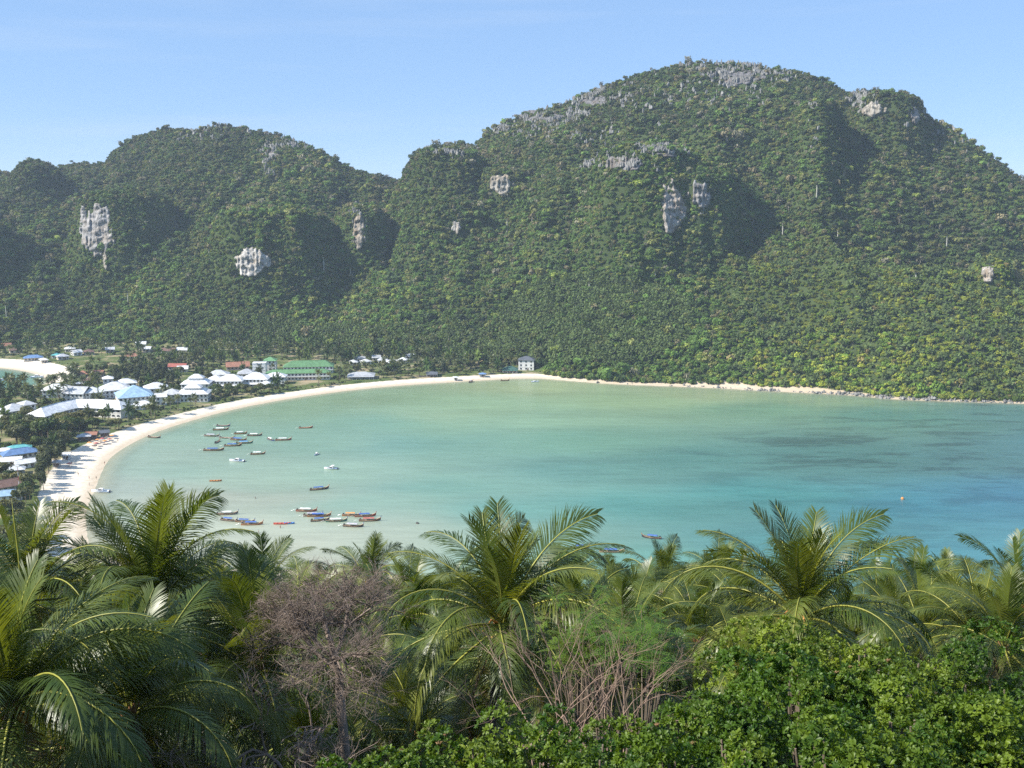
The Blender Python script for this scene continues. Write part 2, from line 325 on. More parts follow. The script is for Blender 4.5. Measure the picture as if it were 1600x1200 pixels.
for k, c in dict(hull_brown=(0.16,0.085,0.05), hull_dark=(0.06,0.05,0.055), hull_orange=(0.40,0.15,0.05), hull_grey=(0.22,0.20,0.19), hull_red=(0.34,0.07,0.05), hull_green=(0.06,0.20,0.16), hull_navy=(0.04,0.06,0.16), hull_white=(0.80,0.80,0.80), hull_bright=(0.62,0.10,0.06), hull_sky=(0.10,0.28,0.65), hull_tan=(0.55,0.36,0.20)).items():
    M[k] = paint(k, c, 0.45, 0.3, 1.2, spec=0.4)
for k, c in dict(tarp_blue=(0.06,0.13,0.38), tarp_white=(0.75,0.74,0.71), tarp_grey=(0.42,0.40,0.45), tarp_red=(0.42,0.10,0.08), tarp_sky=(0.16,0.36,0.62), tarp_orange=(0.65,0.28,0.08)).items():
    M[k] = paint(k, c, 0.7, 0.25, 2.0, 0.3, 4)
M['deck'] = paint('boat_deck', (0.30,0.22,0.15), 0.8, 0.35, 3)
M['skin'] = paint('skin', (0.42,0.24,0.16), 0.6, 0.1, 3)
M['cloth'] = paint('dark_cloth', (0.06,0.07,0.12), 0.9, 0.2, 3)
M['cloth_red'] = paint('red_cloth', (0.45,0.06,0.05), 0.9, 0.2, 3)

M['frond'] = leafmat('palm_leaflets', (0.058,0.098,0.016), (0.128,0.168,0.032), 0.34, 0.38, 0.5, scale=0.9, tcol=(1.9,1.7,0.5))
M['frond_old'] = leafmat('old_palm_leaflets', (0.13,0.135,0.03), (0.17,0.14,0.05), 0.28, 0.4, 0.4, scale=0.9)
M['frond_dead'] = leafmat('dead_palm_leaflets', (0.20,0.14,0.08), (0.30,0.22,0.14), 0.15, 0.8, 0.1, scale=0.9, tcol=(1,1,1))
M['midrib'] = paint('palm_midrib', (0.29,0.29,0.055), 0.45, 0.25, 2.0)
M['midrib_dead'] = paint('dry_midrib', (0.34,0.20,0.09), 0.7, 0.3, 2.0)
M['palm_bark'] = barkmat('palm_bark', (0.26,0.22,0.18), True)
M['sheath'] = barkmat('palm_sheath', (0.24,0.13,0.06), False, 8)
M['coconut'] = paint('coconut', (0.42,0.24,0.05), 0.5, 0.35, 6)
M['bark'] = barkmat('bark', (0.20,0.16,0.12))
M['pale_bark'] = barkmat('pale_bark', (0.55,0.52,0.46), scale=2)
M['dead_bark'] = barkmat('dead_bark', (0.26,0.205,0.17), scale=9)
M['twig'] = barkmat('dry_twig', (0.31,0.215,0.165), scale=9)
M['shrub_leaf'] = leafmat('shrub_leaves', (0.030,0.078,0.009), (0.125,0.200,0.020), 0.28, 0.45, 0.3, scale=1.4, tcol=(1.7,1.7,0.4))
M['shrub_flower'] = leafmat('dry_flower_heads', (0.22,0.15,0.08), (0.26,0.19,0.07), 0.1, 0.8, 0.1, scale=3, tcol=(1,1,1))
M['spray_leaf'] = leafmat('feathery_leaves', (0.055,0.125,0.015), (0.10,0.18,0.02), 0.3, 0.5, 0.3, scale=2)
M['tree_leaf'] = leafmat('tree_leaves', (0.042,0.080,0.018), (0.100,0.145,0.034), 0.25, 0.5, 0.3, scale=0.5)
M['tree_leaf_olive'] = leafmat('olive_tree_leaves', (0.078,0.090,0.026), (0.140,0.150,0.052), 0.25, 0.55, 0.3, scale=0.5)
M['casuarina_leaf'] = leafmat('casuarina_needles', (0.042,0.064,0.026), (0.082,0.102,0.044), 0.2, 0.6, 0.2, scale=0.5)
M['palm_far'] = leafmat('far_palm_leaflets', (0.070,0.100,0.026), (0.130,0.150,0.055), 0.3, 0.38, 0.45, scale=0.4)
M['forest_leaf'] = leafmat('forest_leaves', (0,0,0), (0,0,0), 0.15, 0.6, 0.15, inst='tint', scale=0.12, tcol=(1.5,1.5,0.6))

# ------------------------------------------------------------------ the lie of the land
SHORE_PX = [(140,862,18),(133,830,20),(134,795,24),(147,768,26),(157,740,27),(170,716,26),(198,696,24),(245,674,20),(305,655,17),(370,638,16),(450,623,15),(550,609,15),(640,601,15),(740,595,14),(830,590,13),
            (880,594,7),(960,600,5),(1040,603,7),(1120,606,11),(1200,611,14),(1290,615,7),(1345,618,4),(1400,624,2),(1500,627,1.5),(1600,630,1.5),(1800,640,1.5)]
SHORE = [(900,-300,3),(800,60,3),(560,240,3),(330,296,4),(180,318,5),(90,332,6),(0,352,7),(-70,374,8),(-140,394,12)]
for px, py, w in SHORE_PX:
    p = at(px, py); SHORE.append((p.x, p.y, w))
SHORE += [(720,735,4),(900,900,4),(1000,1300,4),(900,1800,4),(0,2100,4),(-1300,2100,4),(-1900,1500,4),(-1900,1000,5),(-700,925,25)]
for px, py, w in [(-60,572,34),(0,575,36),(26,578,34),(52,583,30),(70,590,24),(78,598,16),(55,604,8),(0,609,5)]:
    p = at(px, py); SHORE.append((p.x, p.y, w))
SHORE += [(-560,740,5),(-760,640,5),(-1200,500,5),(-1900,300,5),(-1900,-300,5)]
SH = np.array(SHORE)
def smooth_loop(P, it=2):
    for _ in range(it):
        Q = np.roll(P, -1, 0); P = np.stack([0.75*P+0.25*Q, 0.25*P+0.75*Q], 1).reshape(-1, P.shape[1])
    return P
SH = smooth_loop(SH, 2)
def shore_info(x, y):
    """signed distance to the shore (positive on land) and the width of the beach there"""
    x = np.asarray(x, float).ravel(); y = np.asarray(y, float).ravel()
    best = np.full(x.shape, 1e18); wid = np.zeros_like(x); ins = np.zeros(x.shape, bool)
    n = len(SH)
    for i in range(n):
        ax, ay, aw = SH[i]; bx, by, bw = SH[(i+1) % n]; ex, ey = bx-ax, by-ay; l2 = ex*ex+ey*ey+1e-9
        t = np.clip(((x-ax)*ex+(y-ay)*ey)/l2, 0, 1); d = (x-ax-t*ex)**2+(y-ay-t*ey)**2
        k = d < best; best[k] = d[k]; wid[k] = (aw+t*(bw-aw))[k]
        if ay != by:
            c = ((ay > y) != (by > y)) & (x < (bx-ax)*(y-ay)/(by-ay)+ax); ins ^= c
    d = np.sqrt(best); return np.where(ins, d, -d), wid

SIL = [(-500,330),(-260,280),(-120,262),(-40,258),(8,264),(20,270),(26,256),(60,250),(84,258),(110,251),(163,251),(176,232),(215,206),(260,195),(300,200),(340,191),(382,197),(430,207),(480,222),(522,243),(536,254),(580,267),(632,279),(641,266),(651,234),(682,224),(722,220),(744,222),(760,202),(800,183),(850,168),(900,151),(940,133),(1000,111),(1050,98),(1092,92),(1150,96),(1200,101),(1250,108),(1290,123),(1330,143),(1350,140),(1392,148),(1420,163),(1440,183),(1480,193),(1520,218),(1560,248),(1600,278),(1750,350),(1950,430),(2200,500)]
SIL_A = np.array([col_tan(px, py) for px, py in SIL]); SIL_S = np.array([slope_of(px, py+5) for px, py in SIL])
CREST_D = (np.array([col_tan(p, 250) for p in (-400,0,100,340,630,760,1090,1300,1450,1600,1900)]), np.array([1560,1560,1600,1480,1430,1380,1330,1290,1230,1180,1050.]))
FOOT = [(-400,545),(0,541),(200,538),(330,543),(540,548),(640,560),(760,568),(840,577),(880,586),(960,594),(1100,598),(1200,601),(1300,610),(1450,621),(1600,626),(1800,636),(2200,650)]
FOOT_A = np.array([col_tan(p, q) for p, q in FOOT]); FOOT_D = np.array([at(p, q, 3).y for p, q in FOOT])

def base_mountain(x, y):
    a = x/np.maximum(y, 1.0); d = y
    S = np.interp(a, SIL_A, SIL_S); Dc = np.interp(a, *CREST_D); Df = np.interp(a, FOOT_A, FOOT_D)
    Dc = Dc+18*fbm(a*9+3, a*0+1.7, 3); zc = CAM_H+Dc*S
    s = np.clip((d-Df)/(Dc-Df), 0, 1)
    g = 0.80*s+0.20*s*s*(3-2*s)
    z = 2.5+(zc-2.5)*g
    env = np.sin(np.pi*np.clip(s, 0, 1))**0.8
    rid = 1-np.abs(fbm(x/120+5, y/330+1, 4))*2.2
    z = z+env*(15*fbm(x/110, y/170, 4)+23*(rid-0.45)+10*fbm(x/34+8, y/60, 4))
    z = np.where(s <= 0, 2.0, z)
    back = d > Dc
    z = np.where(back, zc-0.75*(d-Dc), z)
    # lower front ridge on the right
    Fr = np.interp(a, [col_tan(p, 430) for p in (1010,1100,1180,1270,1400,1600,1900)], [60, 28, 8, 0, -2, 2, 20.])
    zr_s = np.interp(a, [col_tan(p, 430) for p in (1000,1100,1180,1270,1400,1600,1900)], [slope_of(1000, q) for q in (560,500,455,428,424,436,470)])
    Dr = Df+165; zr = CAM_H+Dr*zr_s
    sr = np.clip((d-Df)/165, 0, 1); ridge = 2.5+(zr-2.5)*(sr*0.75+0.25*sr*sr*(3-2*sr))+3.5*fbm(x/40, y/40, 3)*sr
    ridge = np.where(d > Dr, zr-0.25*(d-Dr)+3*fbm(x/40, y/40, 3), ridge)
    k = 1-np.clip(Fr/60, 0, 1)
    low = np.where(k > 0.01, ridge, -50)
    # a shallow trough keeps the mountain behind the ridge apart
    behind = z-26*np.exp(-((d-Dr-70)/60.)**2)*k
    return np.where(s > 0, np.maximum(behind, low*k-50*(1-k)), z)

KNOBS = []
def march(px, py, fn, d0=830, d1=1700):
    d = np.arange(d0, d1, 2.0); a = col_tan(px, py); z = fn(a*d, d); S = slope_of(px, py)
    k = np.nonzero((z-CAM_H)/d >= S)[0]
    return d[k[0]] if len(k) else d1
def mountain(x, y, upto=None):
    z = base_mountain(x, y)
    for (cx, cy, hw, dp, zt, dome, nx, st) in (KNOBS if upto is None else KNOBS[:upto]):
        ux, uy = nx; ax = (x-cx)*uy-(y-cy)*ux; al = (x-cx)*ux+(y-cy)*uy
        m = (np.abs(ax) < hw*3+60) & (np.abs(al) < dp*3+60)
        r = ((np.abs(ax)/hw)**2.2+(np.abs(al)/dp)**2.2)**(1/2.2)
        r = r*(1+0.20*fbm(x/22+cx, y/22+zt, 3))
        hk = np.where(r < 1, zt+dome*(1-r*r), zt-np.hypot(ax, al)*(1-1/np.maximum(r, 1))*st)+2.5*fbm(x/14, y/14, 2)
        z = np.where(m, np.maximum(z, hk), z)
    return z
#        px   top  bot  halfwidth(px) depth dome steep
for (px, pt, pb, hw, dp, dome, st) in [(-165,300,450,120,80,10,1.25), (58,258,300,26,50,9,1.3), (205,305,392,62,55,14,2.6), (408,368,420,46,38,10,2.8), (430,330,395,80,45,12,2.0),
        (566,330,400,34,45,8,2.5), (700,318,372,62,50,12,2.4), (700,238,300,48,70,9,1.5), (790,268,306,38,40,6,2.5), (1070,262,352,74,62,20,3.0), (1010,235,300,70,60,8,2.0),
        (1275,165,230,26,60,2,1.6), (1385,150,200,46,60,5,2.0), (1548,412,446,22,30,6,2.2)]:
    n = len(KNOBS); d = march(px, pb, lambda x, y: mountain(x, y, n)); a = col_tan(px, pb)
    fw = {1070: 0.42, 205: 0.58, 700: 0.5, 408: 0.58, 566: 0.6}.get(px, 0.62)
    u = Vector((a, 1)).normalized(); zt = CAM_H+d*slope_of(px, pt)-dome*0.6; w = hw/1600*d
    dp = max(dp, w*0.9); KNOBS.append((a*d+u.x*dp*fw, d+u.y*dp*fw, w, dp, zt, dome, (u.x, u.y), st*1.15))

def near_hill(x, y):
    q = y+0.10*np.abs(x)
    return 147.2-0.60*q+0.0006*q*q+1.2*fbm(x/9+3, y/9, 3)+3*fbm(x/40, y/40+4, 3)*sstep(20, 80, y)
def height(x, y):
    sh = x.shape; sd, wid = shore_info(x, y); sd = sd.reshape(sh); wid = wid.reshape(sh)
    z = np.where(sd < 0, np.maximum(sd*0.06, -7), np.minimum(sd*2.6/np.maximum(wid, 4)*0.75, 2.2)+0.5*sstep(20, 60, sd)*(1+fbm(x/35, y/35, 3)))
    h = near_hill(x, y); z = np.where(sd > -15, np.maximum(z, np.where(y < 420, h, -99)), z)
    mo = mountain(x, y); mo = np.where(x/np.maximum(y, 1) > col_tan(845, 590), mo*sstep(-1, 16, sd), mo); mk = (y > 700) & (sd > -8); z = np.where(mk, np.maximum(z, np.where(mo > 2.6, mo, -99)), z)
    return z, sd, wid

# terrain sheet on an uneven grid
gx = np.concatenate([np.linspace(-5000,-1300,14)[:-1], np.arange(-1300,-760,20.), np.arange(-760,760,4.), np.arange(760,1300,20.), np.linspace(1300,5000,14)])
gy = np.concatenate([np.linspace(-4000,-60,12)[:-1], np.arange(-60,380,4.), np.arange(380,940,4.), np.arange(940,1640,4.), np.arange(1640,2100,20.), np.linspace(2100,6000,12)])
X, Y = np.meshgrid(gx, gy); Z, SD, WID = height(X, Y)
nx_, ny_ = len(gx), len(gy)
sand = (np.clip(1-(SD-WID+3)/6, 0, 1)*(SD > -40)*(Z < 6)).astype(np.float32); 
sand = np.where(SD < 0, 1.0, sand).astype(np.float32)
wet = np.clip(np.maximum(np.maximum(1-np.abs(SD-1)/7.0, (0.7*sstep(15, 80, X)+0.3*sstep(180, 260, X))*(Y > 600)), 0.8*sstep(-185, -130, X)*(Y < 470)*(Y > 250)), 0, 1).astype(np.float32)
MOUNT = (Y > 700) & (Z > 4.5)
NEAR = (Y < 430) & (Z > 6) 
wood = np.where(MOUNT | NEAR, 1.0, 0.0).astype(np.float32)
idx = np.arange(nx_*ny_).reshape(ny_, nx_)
quads = np.stack([idx[:-1, :-1], idx[:-1, 1:], idx[1:, 1:], idx[1:, :-1]], -1).reshape(-1, 4)
cell = lambda A: A[:-1, :-1].ravel()
cm = cell(MOUNT); cn = cell(NEAR); cs = cell((sand > 0.5) & (SD >= -6) & (Z < 6)); cb = cell(SD < -6)
left = cell(X/np.maximum(Y, 1) < col_tan(636, 300))
region = np.select([cn, cm & left, cm & ~left, cs & cell(X > -390), cs, cb], [1, 2, 3, 4, 5, 6], 0)
TV = np.stack([X.ravel(), Y.ravel(), Z.ravel()], -1)
info = {0: ('ground', 'flat sandy grassland of the village between the two bays', 'ground'), 1: ('hillside', 'steep overgrown hillside below the viewpoint', 'hillside'),
        2: ('mountain', 'rounded wooded limestone hill, the lower one beyond the resort', 'mountain'), 3: ('mountain', 'tall wooded limestone mountain across the bay', 'mountain'),
        4: ('beach', 'long curved white sand beach round the large bay', 'beach'), 5: ('beach', 'short white sand beach of the small bay behind the resort', 'beach'), 6: ('seabed', 'pale sandy seabed under the bay', 'seabed')}
for r, (nm, lb, ct) in info.items():
    q = quads[region == r]; u, inv = np.unique(q, return_inverse=True)
    me = np_mesh(nm, TV[u], inv.reshape(-1, 4), mats=[M['terrain']], smooth=True)
    for an, arr in (('sand', sand), ('wood', wood), ('wet', wet)):
        at_ = me.attributes.new(an, 'FLOAT', 'POINT'); at_.data.foreach_set('value', arr.ravel()[u].copy())
    tag(link(nm, me), lb, ct, kind='structure')

from functools import lru_cache
def sample_h(x, y):
    """height of the terrain sheet by bilinear lookup (arrays)"""
    x = np.asarray(x, float); y = np.asarray(y, float)
    i = np.clip(np.searchsorted(gx, x)-1, 0, nx_-2); j = np.clip(np.searchsorted(gy, y)-1, 0, ny_-2)
    fx = (x-gx[i])/(gx[i+1]-gx[i]); fy = (y-gy[j])/(gy[j+1]-gy[j])
    return (Z[j, i]*(1-fx)+Z[j, i+1]*fx)*(1-fy)+(Z[j+1, i]*(1-fx)+Z[j+1, i+1]*fx)*fy
def hz(x, y): return float(sample_h(np.array([x]), np.array([y]))[0])
def onland(px, py):
    """point of the flat land seen at a photo pixel"""
    p = at(px, py, 2.6); p.z = hz(p.x, p.y); return p

# ------------------------------------------------------------------ water
WCOL = [(240,720,165,196,180),(200,760,176,196,184),(300,776,190,193,178),(400,784,182,196,180),(300,735,150,187,172),(480,872,205,206,186),(300,850,196,204,188),(620,872,172,198,180),(420,755,160,192,174),(560,790,148,192,176),(700,760,122,180,170),
        (450,640,140,180,150),(560,625,138,175,142),(830,603,168,192,152),(760,640,152,192,160),(690,648,156,194,166),(620,660,128,182,165),(520,690,140,187,170),(650,690,120,178,170),(850,656,145,190,165),(900,690,122,182,166),(1000,625,152,187,150),(1100,615,162,186,150),(1200,640,120,172,150),(1290,628,140,175,145),(1400,650,92,155,150),(1590,650,88,145,150),
        (900,730,105,168,166),(1100,720,92,158,158),(1300,710,82,142,146),(1500,720,80,138,146),(800,800,110,178,172),(1000,790,90,170,170),(1200,775,72,160,166),(1400,790,62,150,174),(1500,785,60,140,168),(1590,775,58,136,168),(1450,860,72,152,170),(1590,900,72,150,170),(1000,880,108,178,172),(760,870,135,188,176),(1250,850,82,162,170),
        (350,832,190,202,184),(430,848,198,205,186),(560,850,184,200,182),(250,800,184,200,184),(520,740,150,190,172),(0,590,110,172,160),(50,590,135,185,165),(-200,590,60,140,165),(1750,700,78,142,158),(1900,700,74,138,160),(2400,700,60,125,160)]
wgx = np.concatenate([np.linspace(-5000,-620,14)[:-1], np.arange(-620,720,6.), np.linspace(720,5000,16)])
wgy = np.concatenate([np.linspace(-4000,300,12)[:-1], np.arange(300,960,5.), np.linspace(960,6000,16)])
WX, WY = np.meshgrid(wgx, wgy)
cpos = np.array([list(at(a, b)[:2]) for a, b, *_ in WCOL]); ccol = np.array([lin(*c[2:]) for c in WCOL])
wl = WX/np.maximum(WY, 50)*700; wl2 = WX
num = 0; den = 0
jx = 14*fbm(WX/60, WY/60, 3); jy = 14*fbm(WX/60+9, WY/60+4, 3)
for (cx, cy_), cc in zip(cpos, ccol):
    d2 = ((WX+jx-cx)*0.62)**2+(WY+jy-cy_)**2; wgt = 1/(d2+150)**1.6
    num = num+wgt[..., None]*cc; den = den+wgt
wcol = num/den[..., None]
raw = wcol.mean(-1); wcol = np.clip(wcol*np.array([0.63, 0.615, 0.57])-np.array([0.0, 0.010, 0.026]), 0.012, 1); gm = wcol.mean(-1, keepdims=True); wcol = gm+(wcol-gm)*0.84
wsd, _ = shore_info(WX, WY); wsd = -wsd.reshape(WX.shape)
deep = np.clip(0.25+wsd/16.0, 0.25, 1.0)
reef = np.clip(sstep(0.36, 0.20, raw), 0.05, 1.0)*(0.55+0.45*sstep(480, 640, WY))
wi = np.arange(WX.size).reshape(WX.shape); wq = np.stack([wi[:-1, :-1], wi[:-1, 1:], wi[1:, 1:], wi[1:, :-1]], -1).reshape(-1, 4)
wme = np_mesh('water', np.stack([WX.ravel(), WY.ravel(), np.zeros(WX.size)], -1), wq, mats=[M['water']], smooth=True)
a_ = wme.attributes.new('wcol', 'FLOAT_COLOR', 'POINT'); a_.data.foreach_set('color', np.concatenate([wcol.reshape(-1, 3), np.ones((WX.size, 1))], 1).ravel().astype(np.float32))
for nm, arr in (('deep', deep), ('reef', reef)):
    a_ = wme.attributes.new(nm, 'FLOAT', 'POINT'); a_.data.foreach_set('value', arr.ravel().astype(np.float32))
tag(link('water', wme), 'clear turquoise water of the shallow bay', 'water', kind='structure')

# ------------------------------------------------------------------ limestone cliffs (fluted rock faces set into the knobs)
CLIFFS = []
def cliff(px, py, w, h, tone, label):
    nu, nv = max(16, int(w*1.1)), max(16, int(h*1.1)); k_ = 1.45
    FU, FV = np.meshgrid(np.linspace(-1, 1, nu+1), np.linspace(-1, 1, nv+1)); QX = px+FU*w/2*k_; QY = py-FV*h/2*k_
    u_ = (QX-800)/1600; v_ = (600-QY)/1600; dy = CP+v_*SP; A_ = u_/dy; S_ = (-SP+v_*CP)/dy
    D0 = np.full(FU.shape, 1500.0); open_ = np.ones(FU.shape, bool)
    for d in np.arange(840, 1620, 2.5):
        hit = open_ & (sample_h(A_*d, np.full(FU.shape, d)) >= CAM_H+d*S_); D0[hit] = d; open_ &= ~hit
    for _ in range(4):      # calm the steps between neighbouring rays
        Pd = np.pad(D0, 1, mode='edge'); D0 = (Pd[:-2, 1:-1]+Pd[2:, 1:-1]+Pd[1:-1, :-2]+Pd[1:-1, 2:]+2*D0)/6
    sd_ = px*0.37
    edge = (FU**2+FV**2)**0.5*k_+0.60*fbm(FU*1.7+sd_, FV*1.4+sd_, 3)+0.40*fbm(FU*w/9.0+sd_, FV*h/26.0, 2)+6*np.maximum(0, np.abs(FU)-0.9)+6*np.maximum(0, np.abs(FV)-0.9)
    flute = fbm(FU*w/4.0+sd_, FV*h/26.0, 3)*3.2+fbm(FU*w/16.0+sd_, FV*h/8.0+3, 3)*3.5
    D = D0-5.0+flute+26*np.maximum(0, edge-0.85)
    T_ = D/dy; V = np.stack([u_*T_, D, CAM_H+(-SP+v_*CP)*T_], -1)
    ok = edge < 1.35; q = np.arange(FU.size).reshape(FU.shape); q = np.stack([q[:-1, :-1], q[:-1, 1:], q[1:, 1:], q[1:, :-1]], -1).reshape(-1, 4); q = q[ok.ravel()[q].all(1)]
    us, inv = np.unique(q, return_inverse=True)
    o = link('cliff', np_mesh('cliff', V.reshape(-1, 3)[us], inv.reshape(-1, 4), mats=[M['rock']])); o.color = (*tone, 1)
    tag(o, label, 'cliff', kind='structure'); CLIFFS.append((px, py, w, h, float(np.median(D0))))
W_ = (1.15,1.13,1.10); G_ = (0.62,0.62,0.64); B_ = (0.88,0.84,0.76)
for c in [(148,357,66,76,(0.80,0.80,0.82),'tall pale grey cliff on the left hill above the small bay'), (164,408,7,30,B_,'thin pale rock streak below the tall grey cliff'), (395,408,58,38,W_,'bright white cliff face low on the left hill'),
          (783,287,44,30,B_,'cream cliff below the saddle between the two hills'), (1052,320,40,66,(0.85,0.80,0.76),'tall cream cliff on the front of the big knob'), (1098,306,24,54,G_,'narrow grey cliff beside the tall cream one'),
          (1365,172,36,22,B_,'small cream cliff near the summit on the far right shoulder'), (1428,178,14,28,G_,'small grey cliff at the right shoulder skyline'), (1545,428,28,30,(0.95,0.9,0.85),'small round cliff at the right edge of the mountain'),
          (560,366,22,48,(0.75,0.70,0.62),'broken pale cliff between the two hills'), (712,357,15,20,(0.85,0.85,0.85),'tiny pale cliff under the wooded spur'),
          (980,254,60,24,(0.50,0.50,0.53),'slanting grey rock band on top of the big knob'), (1150,120,80,24,(0.42,0.42,0.45),'grey weathered rock area at the mountain summit'), (852,182,80,16,(0.42,0.42,0.45),'grey rocky crest on the left ridge of the tall mountain'),
          (1040,238,40,14,(0.45,0.45,0.48),'grey rock outcrop above the big knob'), (925,156,50,14,(0.42,0.42,0.45),'grey rocky crest nearer the mountain summit'), (425,236,16,34,(0.55,0.55,0.56),'thin grey rock scar high on the left hill')]:
    cliff(*c)

# ------------------------------------------------------------------ crowns and forest (one mass of instances)
def clump_crown(n, radii, size, lobes, seed, droop=0.0, core=True, squash=0.0):
    """leaf clumps spread over several lobes; returns verts, quads (facing roughly outwards)"""
    r = np.random.default_rng(seed); V = []; 
    L = [(np.array([0, 0, 0.]), 1.0)] if core else []
    for i in range(lobes):
        an = r.random()*6.283; rad = 0.35+0.3*r.random(); zz = (r.random()-0.35)*0.9
        L.append((np.array([math.cos(an)*rad, math.sin(an)*rad, zz*0.6]), 0.38+0.25*r.random()))
    P = np.zeros((n, 3)); Nn = np.zeros((n, 3))
    for i in range(n):
        c, s = L[r.integers(len(L))] if r.random() > 0.12 or not core else L[0]
        if s == 1.0: s = 0.72
        d = r.normal(size=3); d[2] = d[2]*0.8+0.35; d /= np.linalg.norm(d)
        P[i] = c+d*s*(0.72+0.33*r.random()); Nn[i] = d+r.normal(size=3)*0.28
    P *= np.array(radii); P[:, 2] -= droop*(P[:, 0]**2+P[:, 1]**2)/max(radii)
    Nn /= np.linalg.norm(Nn, axis=1)[:, None]
    T = np.cross(Nn, r.normal(size=(n, 3))); T /= np.linalg.norm(T, axis=1)[:, None]; B = np.cross(Nn, T)
    s1 = size*(0.55+0.9*r.random((n, 1))); s2 = s1*(0.5+0.4*r.random((n, 1)))
    bend = Nn*s1*0.25
    V = np.stack([P-T*s1-bend, P-B*s2+bend*r.random((n, 1)), P+T*s1-bend, P+B*s2+bend*r.random((n, 1))], 1).reshape(-1, 3)
    return V, np.arange(n*4).reshape(n, 4)

def palm_crown(nf, L, seed, leaf=0.9, seg=7):
    """a small coconut crown: arching fronds of comb-like leaflet strips"""
    r = np.random.default_rng(seed); V = []; F = []
    for k in range(nf):
        az = k*2.39996+r.random()*0.4; age = (k+0.5)/nf; e = math.radians(80-105*age+r.normal()*8); bend = math.radians(55+35*r.random())
        p = np.array([0, 0, 0.]); el = e; pts = [p.copy()]; tg = []
        for s in range(seg):
            t = np.array([math.cos(el)*math.cos(az), math.cos(el)*math.sin(az), math.sin(el)]); tg.append(t); p = p+t*L/seg; pts.append(p.copy()); el -= bend/seg*(0.5+s/seg)
        tg.append(tg[-1]); side = np.array([-math.sin(az), math.cos(az), 0])
        m = 11
        for j in range(m):
            f = (j+0.6)/m; q = f*seg; i = min(int(q), seg-1); w = q-i; pp = pts[i]*(1-w)+pts[i+1]*w; t = tg[i]
            ll = leaf*math.sin(math.pi*(0.15+0.80*f))*(0.85+0.3*r.random())
            for sg in (-1, 1):
                d = side*sg*0.85+t*0.5; d[2] -= 0.45; d /= np.linalg.norm(d)
                wv = t*L/seg*0.34; b = len(V); tip = pp+d*ll+np.array([0, 0, -0.15*ll])
                V += [pp-wv, pp+wv, tip+wv*0.35, tip-wv*0.3]; F.append((b, b+1, b+2, b+3))
    return np.array(V), np.array(F)

protoC = bpy.data.collections.new('forest_kinds')      # only feeds the woodland's geometry nodes
KIND = []
def proto(name, V, Q, mats, midx=None):
    me = np_mesh(name, V, Q, mats=mats, midx=midx); o = bpy.data.objects.new('%02d_' % len(KIND)+name, me); protoC.objects.link(o); KIND.append(o)
def with_trunk(V, Q, zc, r0, r1):
    mb = MB().tube([(0, 0, -2), (0.15, 0.1, zc*0.5), (0, 0, zc)], [r0, (r0+r1)/2, r1], 5, cap=False)
    nV = np.concatenate([V+np.array([0, 0, zc]), np.array([tuple(p) for p in mb.v])]); nQ = np.concatenate([Q, np.array(mb.f)+len(V)])
    return nV, nQ, np.concatenate([np.zeros(len(Q), int), np.ones(len(mb.f), int)])
# unit-size broadleaf crowns (radius 1), four shapes; 4 a thin dry tree, 5 a palm, 6 a tall narrow one, 7 leafy bush
for s in range(4):
    V, Q = clump_crown(260, (1, 1, 0.85), 0.17, 6+s, 40+s); proto('crown', V, Q, [M['forest_leaf']])
V, Q = clump_crown(90, (1, 1, 0.8), 0.16, 6, 51, core=False); V, Q, mi = with_trunk(V, Q, 0.9, 0.05, 0.03); proto('thin_crown', V, Q, [M['forest_leaf'], M['pale_bark']], mi)
V, Q = palm_crown(15, 1.0, 61, 0.34); V, Q, mi = with_trunk(V, Q, 0.9, 0.05, 0.035); proto('palm', V, Q, [M['forest_leaf'], M['palm_bark']], mi)
V, Q = clump_crown(170, (0.7, 0.7, 1.2), 0.19, 6, 63); proto('tall_crown', V, Q, [M['forest_leaf']])
V, Q = clump_crown(520, (1, 1, 0.8), 0.085, 9, 65); proto('bush', V, Q, [M['forest_leaf']])

# 8, 9: a jagged limestone shard and a cluster of them
for s_ in range(2):
    rr = np.random.default_rng(80+s_); mb = MB()
    for k_ in range(1 if s_ == 0 else 4):
        ox, oy = (0, 0) if s_ == 0 else rr.normal(size=2)*0.45; hh = (1.0, 0.8)[s_]*(0.6+0.7*rr.random()); n_ = 7
        ring = lambda z_, r_: [(ox+r_*(0.6+0.7*rr.random())*math.cos(6.283*i/n_), oy+r_*(0.6+0.7*rr.random())*math.sin(6.283*i/n_), z_*hh*(0.85+0.3*rr.random())) for i in range(n_)]
        A = [(q[0], q[1], -0.5) for q in ring(0, 0.42)]; B = ring(0.45, 0.36); D = ring(0.8, 0.22); E = ring(1.1, 0.07); vv = A+B+D+E
        mb.add(vv, [(j*n_+i, j*n_+(i+1) % n_, (j+1)*n_+(i+1) % n_, (j+1)*n_+i) for j in range(3) for i in range(n_)])
    proto('rock_shard', np.array(mb.v), np.array(mb.f), [M['shard']])
